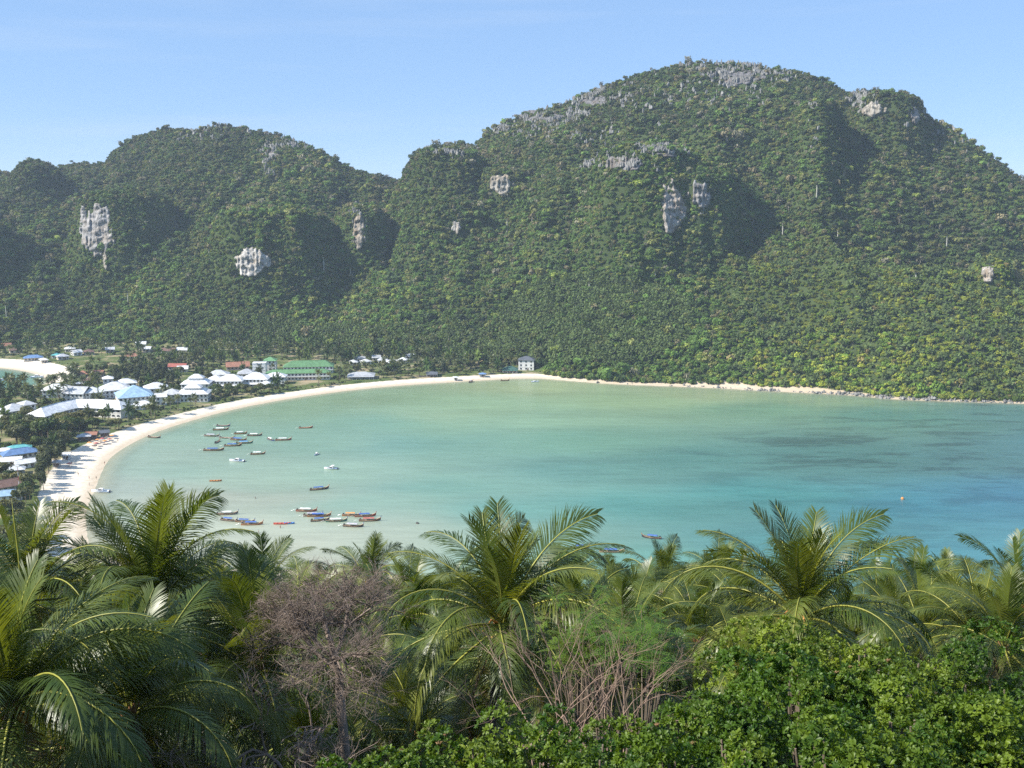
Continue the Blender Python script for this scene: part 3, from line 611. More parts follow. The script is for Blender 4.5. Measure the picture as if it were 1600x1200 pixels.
def woodland(name, P, idx_, rot, scl, tint, label, cat):
    me = bpy.data.meshes.new(name); me.vertices.add(len(P)); me.vertices.foreach_set('co', np.asarray(P, np.float32).ravel())
    for an, ty, key, arr in (('kind_index', 'INT', 'value', idx_.astype(np.int32)), ('turn', 'FLOAT_VECTOR', 'vector', rot.astype(np.float32)), ('size', 'FLOAT_VECTOR', 'vector', scl.astype(np.float32)), ('tint', 'FLOAT_COLOR', 'color', np.concatenate([tint, np.ones((len(P), 1))], 1).astype(np.float32))):
        a = me.attributes.new(an, ty, 'POINT'); a.data.foreach_set(key, arr.ravel())
    me.update(); o = link(name, me)
    ng = bpy.data.node_groups.new(name, 'GeometryNodeTree'); ng.interface.new_socket('Geometry', in_out='INPUT', socket_type='NodeSocketGeometry'); ng.interface.new_socket('Geometry', in_out='OUTPUT', socket_type='NodeSocketGeometry')
    gi = ng.nodes.new('NodeGroupInput'); go = ng.nodes.new('NodeGroupOutput'); ip = ng.nodes.new('GeometryNodeInstanceOnPoints'); ci = ng.nodes.new('GeometryNodeCollectionInfo')
    ci.inputs['Collection'].default_value = protoC; ci.inputs['Separate Children'].default_value = True; ci.inputs['Reset Children'].default_value = True
    def attr(nm, ty):
        n = ng.nodes.new('GeometryNodeInputNamedAttribute'); n.data_type = ty; n.inputs['Name'].default_value = nm; return n.outputs['Attribute']
    er = ng.nodes.new('FunctionNodeEulerToRotation'); L = ng.links
    L.new(attr('turn', 'FLOAT_VECTOR'), er.inputs[0]); L.new(er.outputs[0], ip.inputs['Rotation']); L.new(attr('size', 'FLOAT_VECTOR'), ip.inputs['Scale']); L.new(attr('kind_index', 'INT'), ip.inputs['Instance Index'])
    ip.inputs['Pick Instance'].default_value = True; L.new(gi.outputs[0], ip.inputs['Points']); L.new(ci.outputs[0], ip.inputs['Instance']); L.new(ip.outputs[0], go.inputs[0])
    md = o.modifiers.new('woodland', 'NODES'); md.node_group = ng
    tag(o, label, cat, kind='stuff'); return o

def scatter(x0, x1, y0, y1, sp):
    gx_ = np.arange(x0, x1, sp); gy_ = np.arange(y0, y1, sp); A, B = np.meshgrid(gx_, gy_)
    return (A+rng.random(A.shape)*sp*1.1).ravel(), (B+rng.random(A.shape)*sp*1.1).ravel()
x, y = scatter(-800, 800, 740, 1640, 3.7)
xs, ys = scatter(-800, 800, 740, 1640, 2.3); ee = 3.0
gs = np.hypot(sample_h(xs+ee, ys)-sample_h(xs-ee, ys), sample_h(xs, ys+ee)-sample_h(xs, ys-ee))/(2*ee)
ss_, _w = shore_info(xs, ys); st_ = (gs > 0.95) & (rng.random(len(xs)) < np.clip((gs-0.7)*0.62, 0, 1)); st_ |= (ss_ > 2.0) & (ss_ < 15) & (xs/ys > col_tan(850, 590)) & (rng.random(len(xs)) < 0.5); STEEP0 = len(x)
x = np.concatenate([x, xs[st_]]); y = np.concatenate([y, ys[st_]]); z = sample_h(x, y); steep = np.arange(len(x)) >= STEEP0
sd, wd = shore_info(x, y); a = x/y; Dc = np.interp(a, *CREST_D)
Df = np.interp(a, FOOT_A, FOOT_D)
e = 3.0; gz = np.hypot(sample_h(x+e, y)-sample_h(x-e, y), sample_h(x, y+e)-sample_h(x, y-e))/(2*e)
keep = (np.abs(a) < 0.60) & (y < Dc+40) & (y > Df-np.where(a > col_tan(850, 590), 26, 6)+6*fbm(x/20, y/20, 2)) & (sd > np.maximum(wd*0.75, 1.5)+3*fbm(x/14+2, y/14, 2)) & ((z > 4) | (a > col_tan(850, 590)))
keep &= steep | (rng.random(len(x)) < np.clip(1.25-0.16*gz, 0.5, 1))
hrel = np.clip((y-Df)/(Dc-Df), 0, 1)
ppx, ppy = to_px(x, y, z+3)
for (cx, cyy, cw, ch, cd) in CLIFFS:
    inside = ((np.abs(ppx-cx)/(cw*0.40))**2.5+(np.abs(ppy-cyy-2)/(ch*0.42))**2.5 < 0.9+1.3*fbm(x/7, y/7, 2)) & (y < cd+20); keep &= ~inside
x, y, z, a, gz, hrel, ppx, ppy, sd, steep = [q[keep] for q in (x, y, z, a, gz, hrel, ppx, ppy, sd, steep)]
n = len(x); u = rng.random(n); n1 = fbm(x/60+4, y/75, 3); n2 = fbm(x/130+9, z/90, 3)
lowright = sstep(col_tan(1080, 500), col_tan(1230, 500), a)*sstep(250, 150, y-np.interp(a, FOOT_A, FOOT_D))
green = np.array([0.062, 0.112, 0.022]); dark = np.array([0.036, 0.062, 0.020]); olive = np.array([0.108, 0.112, 0.034]); dry = np.array([0.150, 0.122, 0.072]); lime = np.array([0.135, 0.165, 0.030]); grey = np.array([0.165, 0.150, 0.110])
wts = np.stack([1.0+0.6*(1-hrel)+0*u, 0.55+0.9*hrel, 0.35+0.75*hrel+0.5*n1, 0.04+0.20*hrel**2+0.10*np.maximum(n1, 0), 0.22+1.2*lowright+0.25*(hrel < 0.3), 0.02+0.22*hrel**3], -1)
wts = np.clip(wts, 0.01, None); wts[:, 1] *= (1-0.6*lowright); wts /= wts.sum(1, keepdims=True)
pick = (np.cumsum(wts, 1) < u[:, None]).sum(1).clip(0, 5)
tint = np.stack([green, dark, olive, dry, lime, grey])[pick]*(0.80+0.4*rng.random((n, 1)))*(1+0.60*n2[:, None]+0.35*n1[:, None])*1.15; tint = 0.74*tint+0.26*(np.array([0.072, 0.102, 0.026])*(1-hrel[:, None])+np.array([0.082, 0.088, 0.038])*hrel[:, None]); tint = 1.25*tint*(1+lowright[:, None]*np.array([0.45, 0.34, -0.05]))
kind = rng.integers(0, 4, n); v = rng.random(n)
kind = np.where((pick >= 3) & (pick != 4) & (v < 0.5), 4, kind); kind = np.where((v > 0.93), 6, kind)
plant = (np.exp(-(((ppx-930)/130)**2+((ppy-500)/60)**2)) > 0.25) & (rng.random(n) < 0.65)
plant |= (ppx > 260) & (ppx < 820) & (hrel < 0.12) & (rng.random(n) < 0.6)
plant |= (lowright > 0.4) & (rng.random(n) < 0.12)
kind = np.where(plant & ~steep, 5, kind)
big = 1.7+1.7*rng.random(n)**2+0.7*(1-hrel)*rng.random(n)+2.8*(rng.random(n) < 0.035); big *= np.where(hrel > 0.85, 0.8, 1); big *= 1-0.22*lowright; big *= 1+0.40*fbm(x/28+2, y/28, 3)
big = np.where(steep, 1.4+1.5*rng.random(n), big)
S3 = np.stack([big*(0.9+0.3*rng.random(n)), big*(0.9+0.3*rng.random(n)), big*(0.85+0.55*rng.random(n))], -1)
emg = (rng.random(n) < 0.02+0.13*np.clip(fbm(x/70+11, y/70+5, 3)+0.15, 0, 1)) & ~steep & (lowright < 0.5); S3[emg] = (np.array([3.9, 3.9, 3.5])*(0.75+0.7*rng.random((n, 1))))[emg]; tint[emg] *= (0.7+0.8*rng.random((n, 1)))[emg]
S3[kind == 5] = (np.array([3.6, 3.6, 4.6])*(0.8+0.4*rng.random((n, 1))))[kind == 5]; tint[kind == 5] = (np.array([0.092, 0.128, 0.040])*(0.8+0.5*rng.random((n, 1))))[kind == 5]
S3[kind == 4] *= np.array([1.1, 1.1, 1.4]); 
rot = np.stack([rng.normal(size=n)*0.12, rng.normal(size=n)*0.12, rng.random(n)*6.283], -1)
P = np.stack([x, y, z+np.where((kind == 5) | (kind == 4), 0, big*0.55)+np.where(emg & (kind < 4), 3.0, 0)], -1)
lf = a < col_tan(636, 300); lw = (lowright > 0.5) & ~lf
for nm, mk, lb in (('forest', lf, 'dense jungle covering the lower hill beyond the resort'), ('forest', ~lf & ~lw, 'dense jungle covering the tall mountain across the bay'), ('forest', lw, 'brighter yellow-green woodland on the low ridge by the far shore')):
    woodland(nm, P[mk], kind[mk], rot[mk], S3[mk], tint[mk], lb, 'forest')
# grey limestone breaking through along the crests
zones = [(850,178,75,14,.8),(925,150,55,14,.8),(1160,116,75,26,.75),(985,252,42,14,1),(1035,234,40,10,.9),(930,260,28,10,.7),(700,236,42,10,.6),(420,240,12,30,.9),(470,226,55,10,.45),(1440,192,18,20,.7),(1350,158,22,18,.8),(780,196,30,12,.6),(1270,196,8,36,.7),(870,205,90,18,.25),(1090,150,120,30,.18),(330,210,90,12,.12),(560,350,12,40,.5),(1480,215,40,20,.25)]
x, y = scatter(-800, 800, 900, 1640, 2.4); z = sample_h(x, y); aa = x/y; ppx, ppy = to_px(x, y, z+1.5); pr = np.zeros(len(x))
for zx, zy, zw, zh, zp in zones: pr = np.maximum(pr, zp*np.exp(-(((ppx-zx)/zw)**2+((ppy-zy)/zh)**2)**2))
pr *= np.clip(0.3+1.9*fbm(x/13+7, y/13, 3), 0, 1); keep = (rng.random(len(x)) < pr*0.95) & (y < np.interp(aa, *CREST_D)+14)
x, y, z = x[keep], y[keep], z[keep]; n = len(x); hgt = 1.5+1.8*rng.random(n)**1.5
woodland('rock_outcrops', np.stack([x, y, z+2.2+1.0*rng.random(n)], -1), 8+rng.integers(0, 2, n), np.stack([rng.normal(size=n)*0.12, rng.normal(size=n)*0.12, rng.random(n)*6.28], -1), np.stack([hgt*1.0, hgt*1.0, hgt*1.15], -1), np.full((n, 3), 0.3), 'grey jagged limestone breaking through the trees along the crests', 'rocks')
x, y = scatter(60, 480, 700, 850, 1.6); sd, wd = shore_info(x, y); aa = x/y
pr = sstep(col_tan(1000, 610), col_tan(1400, 620), aa)*0.75+0.06; keep = (sd > -1.5) & (sd < 2.5) & (rng.random(len(x)) < pr) & (fbm(x/12, y/12, 2) > -0.25); x, y = x[keep], y[keep]; n = len(x); hgt = 0.6+1.3*rng.random(n)**2
woodland('shore_rocks', np.stack([x, y, np.maximum(sample_h(x, y), -0.1)], -1), 8+rng.integers(0, 2, n), np.stack([rng.normal(size=n)*0.3, rng.normal(size=n)*0.3, rng.random(n)*6.28], -1), np.stack([hgt*1.6, hgt*1.6, hgt], -1), np.full((n, 3), 0.3), 'dark boulders along the waterline of the far shore', 'rocks')
# woods and undergrowth down the hillside below the viewpoint
x, y = scatter(-330, 260, 62, 400, 4.6); z = sample_h(x, y); sd, wd = shore_info(x, y)
keep = (np.abs(x/y) < 0.66) & (z > 5) & (sd > 8); x, y, z = x[keep], y[keep], z[keep]; n = len(x); u = rng.random((n, 1))
big = 2.2+2.2*rng.random(n); kind = rng.integers(0, 4, n); kind = np.where(y < 170, 7, np.where(rng.random(n) < 0.25, 5, kind))
S3 = np.stack([big]*3, -1)*(0.85+0.3*rng.random((n, 3))); S3[kind == 5] = np.array([4.2, 4.2, 4.5])
tint = np.where(u < 0.5, np.array([[0.030, 0.055, 0.014]]), np.array([[0.050, 0.065, 0.020]]))*(0.7+0.6*rng.random((n, 1)))
woodland('undergrowth', np.stack([x, y, z+np.where(kind == 5, 0, big*0.4)], -1), kind, np.stack([rng.normal(size=n)*0.1, rng.normal(size=n)*0.1, rng.random(n)*6.28], -1), S3, tint, 'thick trees covering the lower slope below the viewpoint', 'woodland')
x, y = scatter(-45, 45, 9, 66, 1.5); z = sample_h(x, y); keep = (np.abs(x/y) < 0.68); x, y, z = x[keep], y[keep], z[keep]; n = len(x); u = rng.random((n, 1))
big = 0.8+0.9*rng.random(n); S3 = np.stack([big]*3, -1)*(0.8+0.4*rng.random((n, 3)))
tint = np.where(u < 0.6, np.array([[0.030, 0.058, 0.013]]), np.array([[0.060, 0.085, 0.022]]))*(0.6+0.7*rng.random((n, 1)))
woodland('undergrowth', np.stack([x, y, z+big*0.3], -1), np.full(n, 7), np.stack([rng.normal(size=n)*0.2, rng.normal(size=n)*0.2, rng.random(n)*6.28], -1), S3, tint, 'tangled green undergrowth between the palms of the foreground', 'undergrowth')

# ------------------------------------------------------------------ haze
ZTOP = max(float(Z.max())+16, CAM_H+20)
hz_m = bpy.data.materials.new('haze'); hz_m.use_nodes = True; hn = hz_m.node_tree; hn.nodes.clear()
ho = hn.nodes.new('ShaderNodeOutputMaterial'); hv_ = hn.nodes.new('ShaderNodeVolumePrincipled')
hv_.inputs['Color'].default_value = (0.68, 0.80, 1.0, 1); hv_.inputs['Density'].default_value = HAZE_DENSITY; hv_.inputs['Anisotropy'].default_value = 0.0
hn.links.new(hv_.outputs[0], ho.inputs['Volume'])
hb = MB().box(-5100, 5100, -4100, 6100, float(Z.min())-1.0, ZTOP).build('haze', hz_m)
tag(hb, 'pale blue sea haze that fades the far hills', 'haze', kind='stuff')

# ------------------------------------------------------------------ buildings
BUILT = []      # (x, y, radius) kept clear of trees
def hip_roof(w, d, z, rise, ov=0.8, ridge=None, th=0.25):
    """hipped roof over a w x d box centred on the origin; ridge along x"""
    W, D = w/2+ov, d/2+ov; r = (w-d)/2 if ridge is None else ridge; r = max(r, 0.05)
    v = [(-W,-D,z),(W,-D,z),(W,D,z),(-W,D,z),(-r,0,z+rise),(r,0,z+rise),(-W,-D,z-th),(W,-D,z-th),(W,D,z-th),(-W,D,z-th)]
    return MB().add(v, [(0,1,5,4),(1,2,5),(2,3,4,5),(3,0,4),(6,7,1,0),(7,8,2,1),(8,9,3,2),(9,6,0,3),(9,8,7,6)])
def gable_roof(w, d, z, rise, ov=0.7, th=0.22):
    W, D = w/2+ov, d/2+ov
    v = [(-W,-D,z),(W,-D,z),(W,0,z+rise),(-W,0,z+rise),(W,D,z),(-W,D,z)]; u = [(a,b,c-th) for a,b,c in v]
    return MB().add(v+u, [(0,1,2,3),(3,2,4,5),(7,6,9,8),(8,9,11,10),(0,6,7,1),(4,10,11,5),(1,7,8,2),(2,8,10,4),(5,11,9,3),(3,9,6,0)])
def windows(t, w, d, floors, fh, z0, nwin, sides=('front', 'left', 'right'), glass='glass', balcony=False):
    for f in range(floors):
        zc = z0+f*fh+fh*0.52
        for sd_ in sides:
            span = w if sd_ == 'front' else d; n = nwin if sd_ == 'front' else max(1, int(nwin*d/w))
            for i in range(n):
                c = -span/2+span*(i+0.5)/n; ww = min(1.5, span/n*0.52); hh = fh*0.46
                mb = MB()
                if sd_ == 'front': mb.box(c-ww/2, c+ww/2, -d/2-0.05, -d/2+0.05, zc-hh/2, zc+hh/2); fb = MB().box(c-ww/2-0.12, c+ww/2+0.12, -d/2-0.16, -d/2-0.004, zc-hh/2-0.22, zc-hh/2-0.06)
                elif sd_ == 'left': mb.box(-w/2-0.05, -w/2+0.05, c-ww/2, c+ww/2, zc-hh/2, zc+hh/2); fb = MB().box(-w/2-0.16, -w/2-0.004, c-ww/2-0.12, c+ww/2+0.12, zc-hh/2-0.22, zc-hh/2-0.06)
                else: mb.box(w/2-0.05, w/2+0.05, c-ww/2, c+ww/2, zc-hh/2, zc+hh/2); fb = MB().box(w/2+0.004, w/2+0.16, c-ww/2-0.12, c+ww/2+0.12, zc-hh/2-0.22, zc-hh/2-0.06)
                wn_ = mb.build('window', M[glass], t); fb.build('sill', M['frame'], wn_)
def house(px, py, wpx, depth, floors, roof, wall, label, name='house', rot=0, kind='hip', rise=None, fh=3.0, nwin=None, group=None, cat='house', tiers=1, porch=False, ov=0.8, door=True, rail=False):
    p = onland(px, py); t_ = (CAM_H-p.z)/-ray(px, py)[2]; w = wpx/1600*t_
    rz = math.atan2(-p.x, p.y)+math.radians(rot)
    c = Vector((p.x, p.y, p.z))+Matrix.Rotation(rz, 3, 'Z') @ Vector((0, depth/2, 0))
    t = empty(name, (c.x, c.y, p.z-0.15), rz); tag(t, label, cat, group)
    h = floors*fh+0.15; BUILT.append((c.x, c.y, max(w, depth)*0.55+1.5)); vd = Vector((-c.x, -c.y)).normalized(); BUILT.append((c.x+vd.x*(depth*0.5+6), c.y+vd.y*(depth*0.5+6), w*0.48+1.0))
    MB().box(-w/2, w/2, -depth/2, depth/2, 0, h).build('wall', M[wall], t)
    MB().box(-w/2-0.25, w/2+0.25, -depth/2-0.25, depth/2+0.25, -0.3, 0.12).build('plinth', M['wall_grey'], t)
    rs = rise or min(w, depth)*0.28
    if floors: windows(t, w, depth, floors, fh, 0.15, nwin or max(2, int(w/2.8)))
    if door:
        dr = MB().box(-0.55+w*0.12, 0.55+w*0.12, -depth/2-0.08, -depth/2-0.055, 0.1, 2.15).build('door', M['wood'], t)
    for f in range(1, floors):
        MB().box(-w/2-0.12, w/2+0.12, -depth/2-0.12, depth/2+0.12, f*fh+0.05, f*fh+0.25).build('floor_band', M['frame'], t)
    if rail:
        for f in range(1, floors):
            b = MB().box(-w/2, w/2, -depth/2-1.3, -depth/2-0.13, f*fh+0.0, f*fh+0.18).build('balcony', M[wall], t)
            MB().box(-w/2, w/2, -depth/2-1.3, -depth/2-1.22, f*fh+0.18, f*fh+1.05).build('parapet', M[wall], b)
    rf = (hip_roof if kind == 'hip' else gable_roof)(w, depth, h, rs, ov).build('roof', M[roof], t)
    MB().tube([(-max((w-depth)/2, 0.1) if kind == 'hip' else -w/2, 0, h+rs+0.05), (max((w-depth)/2, 0.1) if kind == 'hip' else w/2, 0, h+rs+0.05)], 0.16, 5).build('ridge_cap', M[roof], rf)
    for k in range(1, tiers):
        q = 0.52**k; z1 = h+rs*0.62
        MB().box(-w*q/2, w*q/2, -depth*q/2, depth*q/2, z1-1.5, z1+1.2).build('upper_wall', M[wall], t)
        hip_roof(w*q, depth*q, z1+1.2, rs*0.62, ov*0.8).build('roof', M[roof], t)
    if porch:
        for i in range(max(3, int(w/3.2))+1):
            xx = -w/2+w*i/max(3, int(w/3.2)); MB().tube([(xx, -depth/2-2.2, 0), (xx, -depth/2-2.2, 2.6)], 0.1, 5).build('post', M['frame'], t)
        MB().add([(-w/2-0.4,-depth/2-2.7,2.5),(w/2+0.4,-depth/2-2.7,2.5),(w/2+0.4,-depth/2-0.02,3.1),(-w/2-0.4,-depth/2-0.02,3.1),(-w/2-0.4,-depth/2-2.7,2.35),(w/2+0.4,-depth/2-2.7,2.35),(w/2+0.4,-depth/2-0.02,2.95),(-w/2-0.4,-depth/2-0.02,2.95)], [(0,1,2,3),(7,6,5,4),(0,4,5,1),(1,5,6,2),(3,7,4,0)]).build('porch_roof', M[roof], t)
    return t

def wing(ridge_px, zr, half, eave, roof, wall, label, name='hotel', arches=True):
    """long building whose ridge follows photo points at height zr; wall, lofted roof, one window per bay"""
    R = [at(px, py, zr) for px, py in ridge_px]; o = R[0]
    t = empty(name, (o.x, o.y, 2.4)); tag(t, label, 'hotel')
    L = [Vector((p.x-o.x, p.y-o.y, 0)) for p in R]; k = len(L); rows = []; wr = []
    Nn = []
    for i in range(k):
        d = (L[min(i+1, k-1)]-L[max(i-1, 0)]).normalized(); Nn.append(Vector((d.y, -d.x, 0)))    # towards the viewer
    ze, zz = eave-2.4, zr-2.4; ov = 1.2
    d0 = (L[1]-L[0]).normalized(); d1 = (L[-1]-L[-2]).normalized()
    mb = MB(); F = []; B = []
    for i in range(k): F.append(L[i]+Nn[i]*(half+ov)+Vector((0,0,ze))); B.append(L[i]-Nn[i]*(half+ov)+Vector((0,0,ze)))
    F[0] -= d0*half*1.0; B[0] -= d0*half*1.0; F[-1] += d1*half*1.0; B[-1] += d1*half*1.0
    T = [l+Vector((0,0,zz)) for l in L]
    dn = Vector((0,0,-0.3))
    for i in range(k-1):
        mb.add([F[i], F[i+1], T[i+1], T[i]], [(0,1,2,3)]); mb.add([T[i], T[i+1], B[i+1], B[i]], [(0,1,2,3)])
        mb.add([F[i]+dn, F[i+1]+dn, F[i+1], F[i]], [(0,1,2,3)]); mb.add([F[i]+dn, F[i+1]+dn, B[i+1]+dn, B[i]+dn], [(3,2,1,0)]); mb.add([B[i], B[i+1], B[i+1]+dn, B[i]+dn], [(0,1,2,3)])
    mb.add([B[0], F[0], T[0]], [(0,1,2)]); mb.add([F[-1], B[-1], T[-1]], [(0,1,2)])
    mb.add([B[0]+dn, F[0]+dn, F[0], B[0]], [(0,1,2,3)]); mb.add([F[-1]+dn, B[-1]+dn, B[-1], F[-1]], [(0,1,2,3)])
    rf = mb.build('roof', M[roof], t); MB().tube([x+Vector((0,0,0.05)) for x in T], 0.22, 5).build('ridge_cap', M[roof], rf)
    wl_ = MB(); a = [L[i]+Nn[i]*half for i in range(k)]; b = [L[i]-Nn[i]*half for i in range(k)]
    a[0] -= d0*half*0.8; b[0] -= d0*half*0.8; a[-1] += d1*half*0.8; b[-1] += d1*half*0.8
    loop = a+b[::-1]; m = len(loop); wl_.add([v for v in loop]+[v+Vector((0,0,ze-0.31)) for v in loop], [(i, (i+1) % m, (i+1) % m+m, i+m) for i in range(m)])
    wl_.build('wall', M[wall], t)
    for i in range(k-1):
        seg = a[i+1]-a[i]; ln = seg.length; nb = max(1, int(ln/3.6)); dv = seg.normalized(); nv = Vector((dv.y, -dv.x, 0))
        for j in range(nb):
            for f in range(2):
                c = a[i]+seg*((j+0.5)/nb); zb = 0.5+f*(ze-0.4)/2; hh = (ze-0.4)/2-1.1; pts = []
                for (uu, vv) in [(-1.2,0),(1.2,0),(1.2,hh*0.7),(0.7,hh),(-0.7,hh),(-1.2,hh*0.7)]: pts.append(c+dv*uu+Vector((0,0,zb+vv)))
                q = MB().add([p+nv*0.05 for p in pts]+[p-nv*0.1 for p in pts], [(0,1,2,3,4,5)]+[(n_, n_+6, (n_+1) % 6+6, (n_+1) % 6) for n_ in range(6)])
                wd_ = q.build('window', M['glass'], t)
                MB().add([c+dv*-1.3+nv*0.12+Vector((0,0,zb-0.1)), c+dv*1.3+nv*0.12+Vector((0,0,zb-0.1)), c+dv*1.3+nv*0.12+Vector((0,0,zb+0.75)), c+dv*-1.3+nv*0.12+Vector((0,0,zb+0.75)),
                          c+dv*-1.3+nv*0.06+Vector((0,0,zb-0.1)), c+dv*1.3+nv*0.06+Vector((0,0,zb-0.1)), c+dv*1.3+nv*0.06+Vector((0,0,zb+0.75)), c+dv*-1.3+nv*0.06+Vector((0,0,zb+0.75))], [(0,1,2,3),(3,2,6,7),(4,5,1,0),(0,3,7,4),(1,5,6,2)]).build('balcony_rail', M[wall], wd_)
    for i in range(k-1):
        for f in (0.2, 0.8): q = L[i]+(L[i+1]-L[i])*f; BUILT.append((q.x+o.x, q.y+o.y, half+4)); vd = Vector((-o.x, -o.y)).normalized(); BUILT.append((q.x+o.x+vd.x*(half+4), q.y+o.y+vd.y*(half+4), half+1))
    return t

wing([(64,637),(88,630),(118,624),(150,624),(186,626)], 13.5, 7.0, 9.2, 'roof_white', 'wall_white', 'long curved white hotel with a pale grey hipped roof and arched windows')
house(30,655,36,14,2,'roof_pale','wall_white','square pale roofed hotel block at the outer end of the curved hotel',name='hotel',rot=25,cat='hotel')
house(48,646,18,12,2,'roof_grey','wall_white','grey roofed hotel block tucked behind the curved hotel',name='hotel',rot=20,cat='hotel')
house(114,628,34,15,2,'roof_grey','wall_white','dark grey gabled hotel wing behind the curved hotel',name='hotel',rot=-30,kind='gable',cat='hotel')
house(148,626,26,13,2,'roof_pale','wall_white','pale roofed hotel wing between the gabled wing and the blue roof',name='hotel',rot=8,cat='hotel')
house(214,633,52,24,2,'roof_blue','wall_white','large light blue hipped hotel hall beside the curved hotel',name='hotel',rot=6,rise=7,cat='hotel')
house(182,622,44,18,2,'roof_white','wall_white','white roofed hotel hall behind the blue roofed hall',name='hotel',rot=4,cat='hotel')
house(170,612,14,8,3,'roof_white','wall_white','small white pavilion turret rising behind the hotel halls',name='pavilion',tiers=1,cat='pavilion',fh=3.4)
house(252,633,16,9,2,'roof_white','wall_white','narrow white hotel link right of the blue hall',name='hotel',cat='hotel',kind='gable')
house(300,628,48,16,2,'roof_white','wall_white','white tiered hotel pavilion nearest the beach garden',name='hotel',rot=-12,tiers=2,rise=4.5,cat='hotel')
house(305,612,42,15,2,'roof_white','wall_white','white tiered hotel pavilion behind the garden pavilion',name='hotel',rot=-12,tiers=2,rise=4.5,cat='hotel')
house(335,606,24,12,2,'roof_white','wall_white','small white hipped guest house left of the wide pavilions',name='hotel',rot=-14,cat='hotel')
house(358,607,40,15,2,'roof_white','wall_white','wide white hipped guest house with dark veranda',name='hotel',rot=-14,tiers=1,cat='hotel',porch=True)
house(398,604,40,15,2,'roof_white','wall_white','white hipped guest house nearest the green roofed school',name='hotel',rot=-14,tiers=1,cat='hotel',porch=True)
house(415,606,18,8,1,'roof_pale','wall_white','low pale kiosk in front of the white guest houses',name='kiosk',rot=-10,cat='kiosk')
house(385,590,26,12,1,'roof_grey','wall_white','low grey roofed hall beside the white stair block',name='hall',rot=-5,cat='hall')
house(372,578,34,12,1,'roof_terra','wall_pink','long pink walled shed left of the white stair block',name='shed',cat='shed',kind='gable')
house(405,584,20,9,3,'roof_white','wall_white','tall windowless white stair block beside the green roofs',name='stair_block',cat='building',rise=0.5,nwin=1,ov=0.2,rot=-8)
house(422,580,18,10,3,'roof_green','wall_white','small green hipped roof right of the white stair block',name='school',cat='school',rot=-8)
house(482,584,76,13,2,'roof_green','wall_white','long upper school block with a bright green roof',name='school',cat='school',rise=4.5,rot=-4,rail=True)
house(466,594,98,9,2,'roof_green','wall_white','long lower school block with a green roof in front',name='school',cat='school',rise=2.6,rot=-5,rail=True)
house(564,592,40,13,1,'roof_grey','wall_grey','low grey beach pavilion with a wide open roof',name='beach_pavilion',cat='pavilion',rise=2.2,rot=-4,porch=True)
for px, py, w, dp, rf, rot, lb in [(88,622,40,13,'roof_white',-12,'long white hotel wing behind the curved roof, by the dark palms'),(246,619,34,13,'roof_white',5,'white hotel wing behind and right of the blue hall'),(268,629,28,12,'roof_pale',-8,'pale hotel wing between the blue hall and the tiered pavilions'),(198,611,30,11,'roof_pale',3,'pale roofed hotel wing right of the small turret'),(430,600,30,10,'roof_white',-10,'white guest house in front of the lower school block'),(340,597,30,11,'roof_pale',-12,'pale guest house behind the tiered pavilions'),(226,640,26,10,'roof_white',4,'low white pool house in front of the blue hall')]:
    house(px, py, w, dp, 1 if 'low' in lb.split() else 2, rf, 'wall_white', lb, name='hotel', rot=rot, cat='hotel')
k = 0
for (px, py, w, rf) in [(552,571,12,'roof_pale'),(563,566,14,'roof_grey'),(574,570,13,'roof_white'),(588,564,12,'roof_grey'),(598,568,14,'roof_pale'),(612,572,15,'roof_white'),(628,568,13,'roof_white'),(640,562,12,'roof_grey'),(617,560,12,'roof_slate')]:
    house(px, py, w, 7, 1, rf, 'wall_white' if k % 3 else 'wall_cream', ['pale roofed bungalow at the left end of the bungalow cluster','dark grey roofed bungalow second from the left end of its cluster','white roofed bungalow third in the front of the cluster','grey roofed bungalow at the back middle of the cluster','pale roofed bungalow at the centre of the cluster','white roofed bungalow standing nearest the beach','white roofed bungalow right of the nearest one','grey roofed bungalow at the right end of the cluster','slate roofed bungalow hidden under palms at the back'][k], name='bungalow', cat='bungalow', group='bungalows by the beach', kind='gable' if k % 2 else 'hip', rot=rnd.uniform(-25, 25)); k += 1
house(822,578,24,10,3,'roof_slate','wall_white','white three storey villa with a dark hipped roof at the foot of the mountain',name='villa',cat='villa',rise=2.8,nwin=3,rot=-6)
house(797,582,22,8,1,'roof_dkgreen','wall_pink','low dark green roofed restaurant beside the white villa',name='restaurant',cat='restaurant',rot=-3,porch=True)
house(776,566,14,7,1,'roof_slate','wall_white','small white cottage on the slope left of the villa',name='cottage',cat='cottage')
house(675,588,16,7,1,'roof_slate','wood','dark beach hut with a flat grey roof under trees',name='beach_hut',cat='hut',rise=1.0,porch=True)
house(712,591,6,3,1,'roof_white','wall_white','tiny white beach stall on the sand',name='beach_stall',cat='stall',rise=0.6,nwin=1)
house(754,587,9,4,1,'roof_cobalt','wall_grey','tiny blue roofed stall at the head of the far beach',name='beach_stall',cat='stall',rise=0.8,nwin=1)
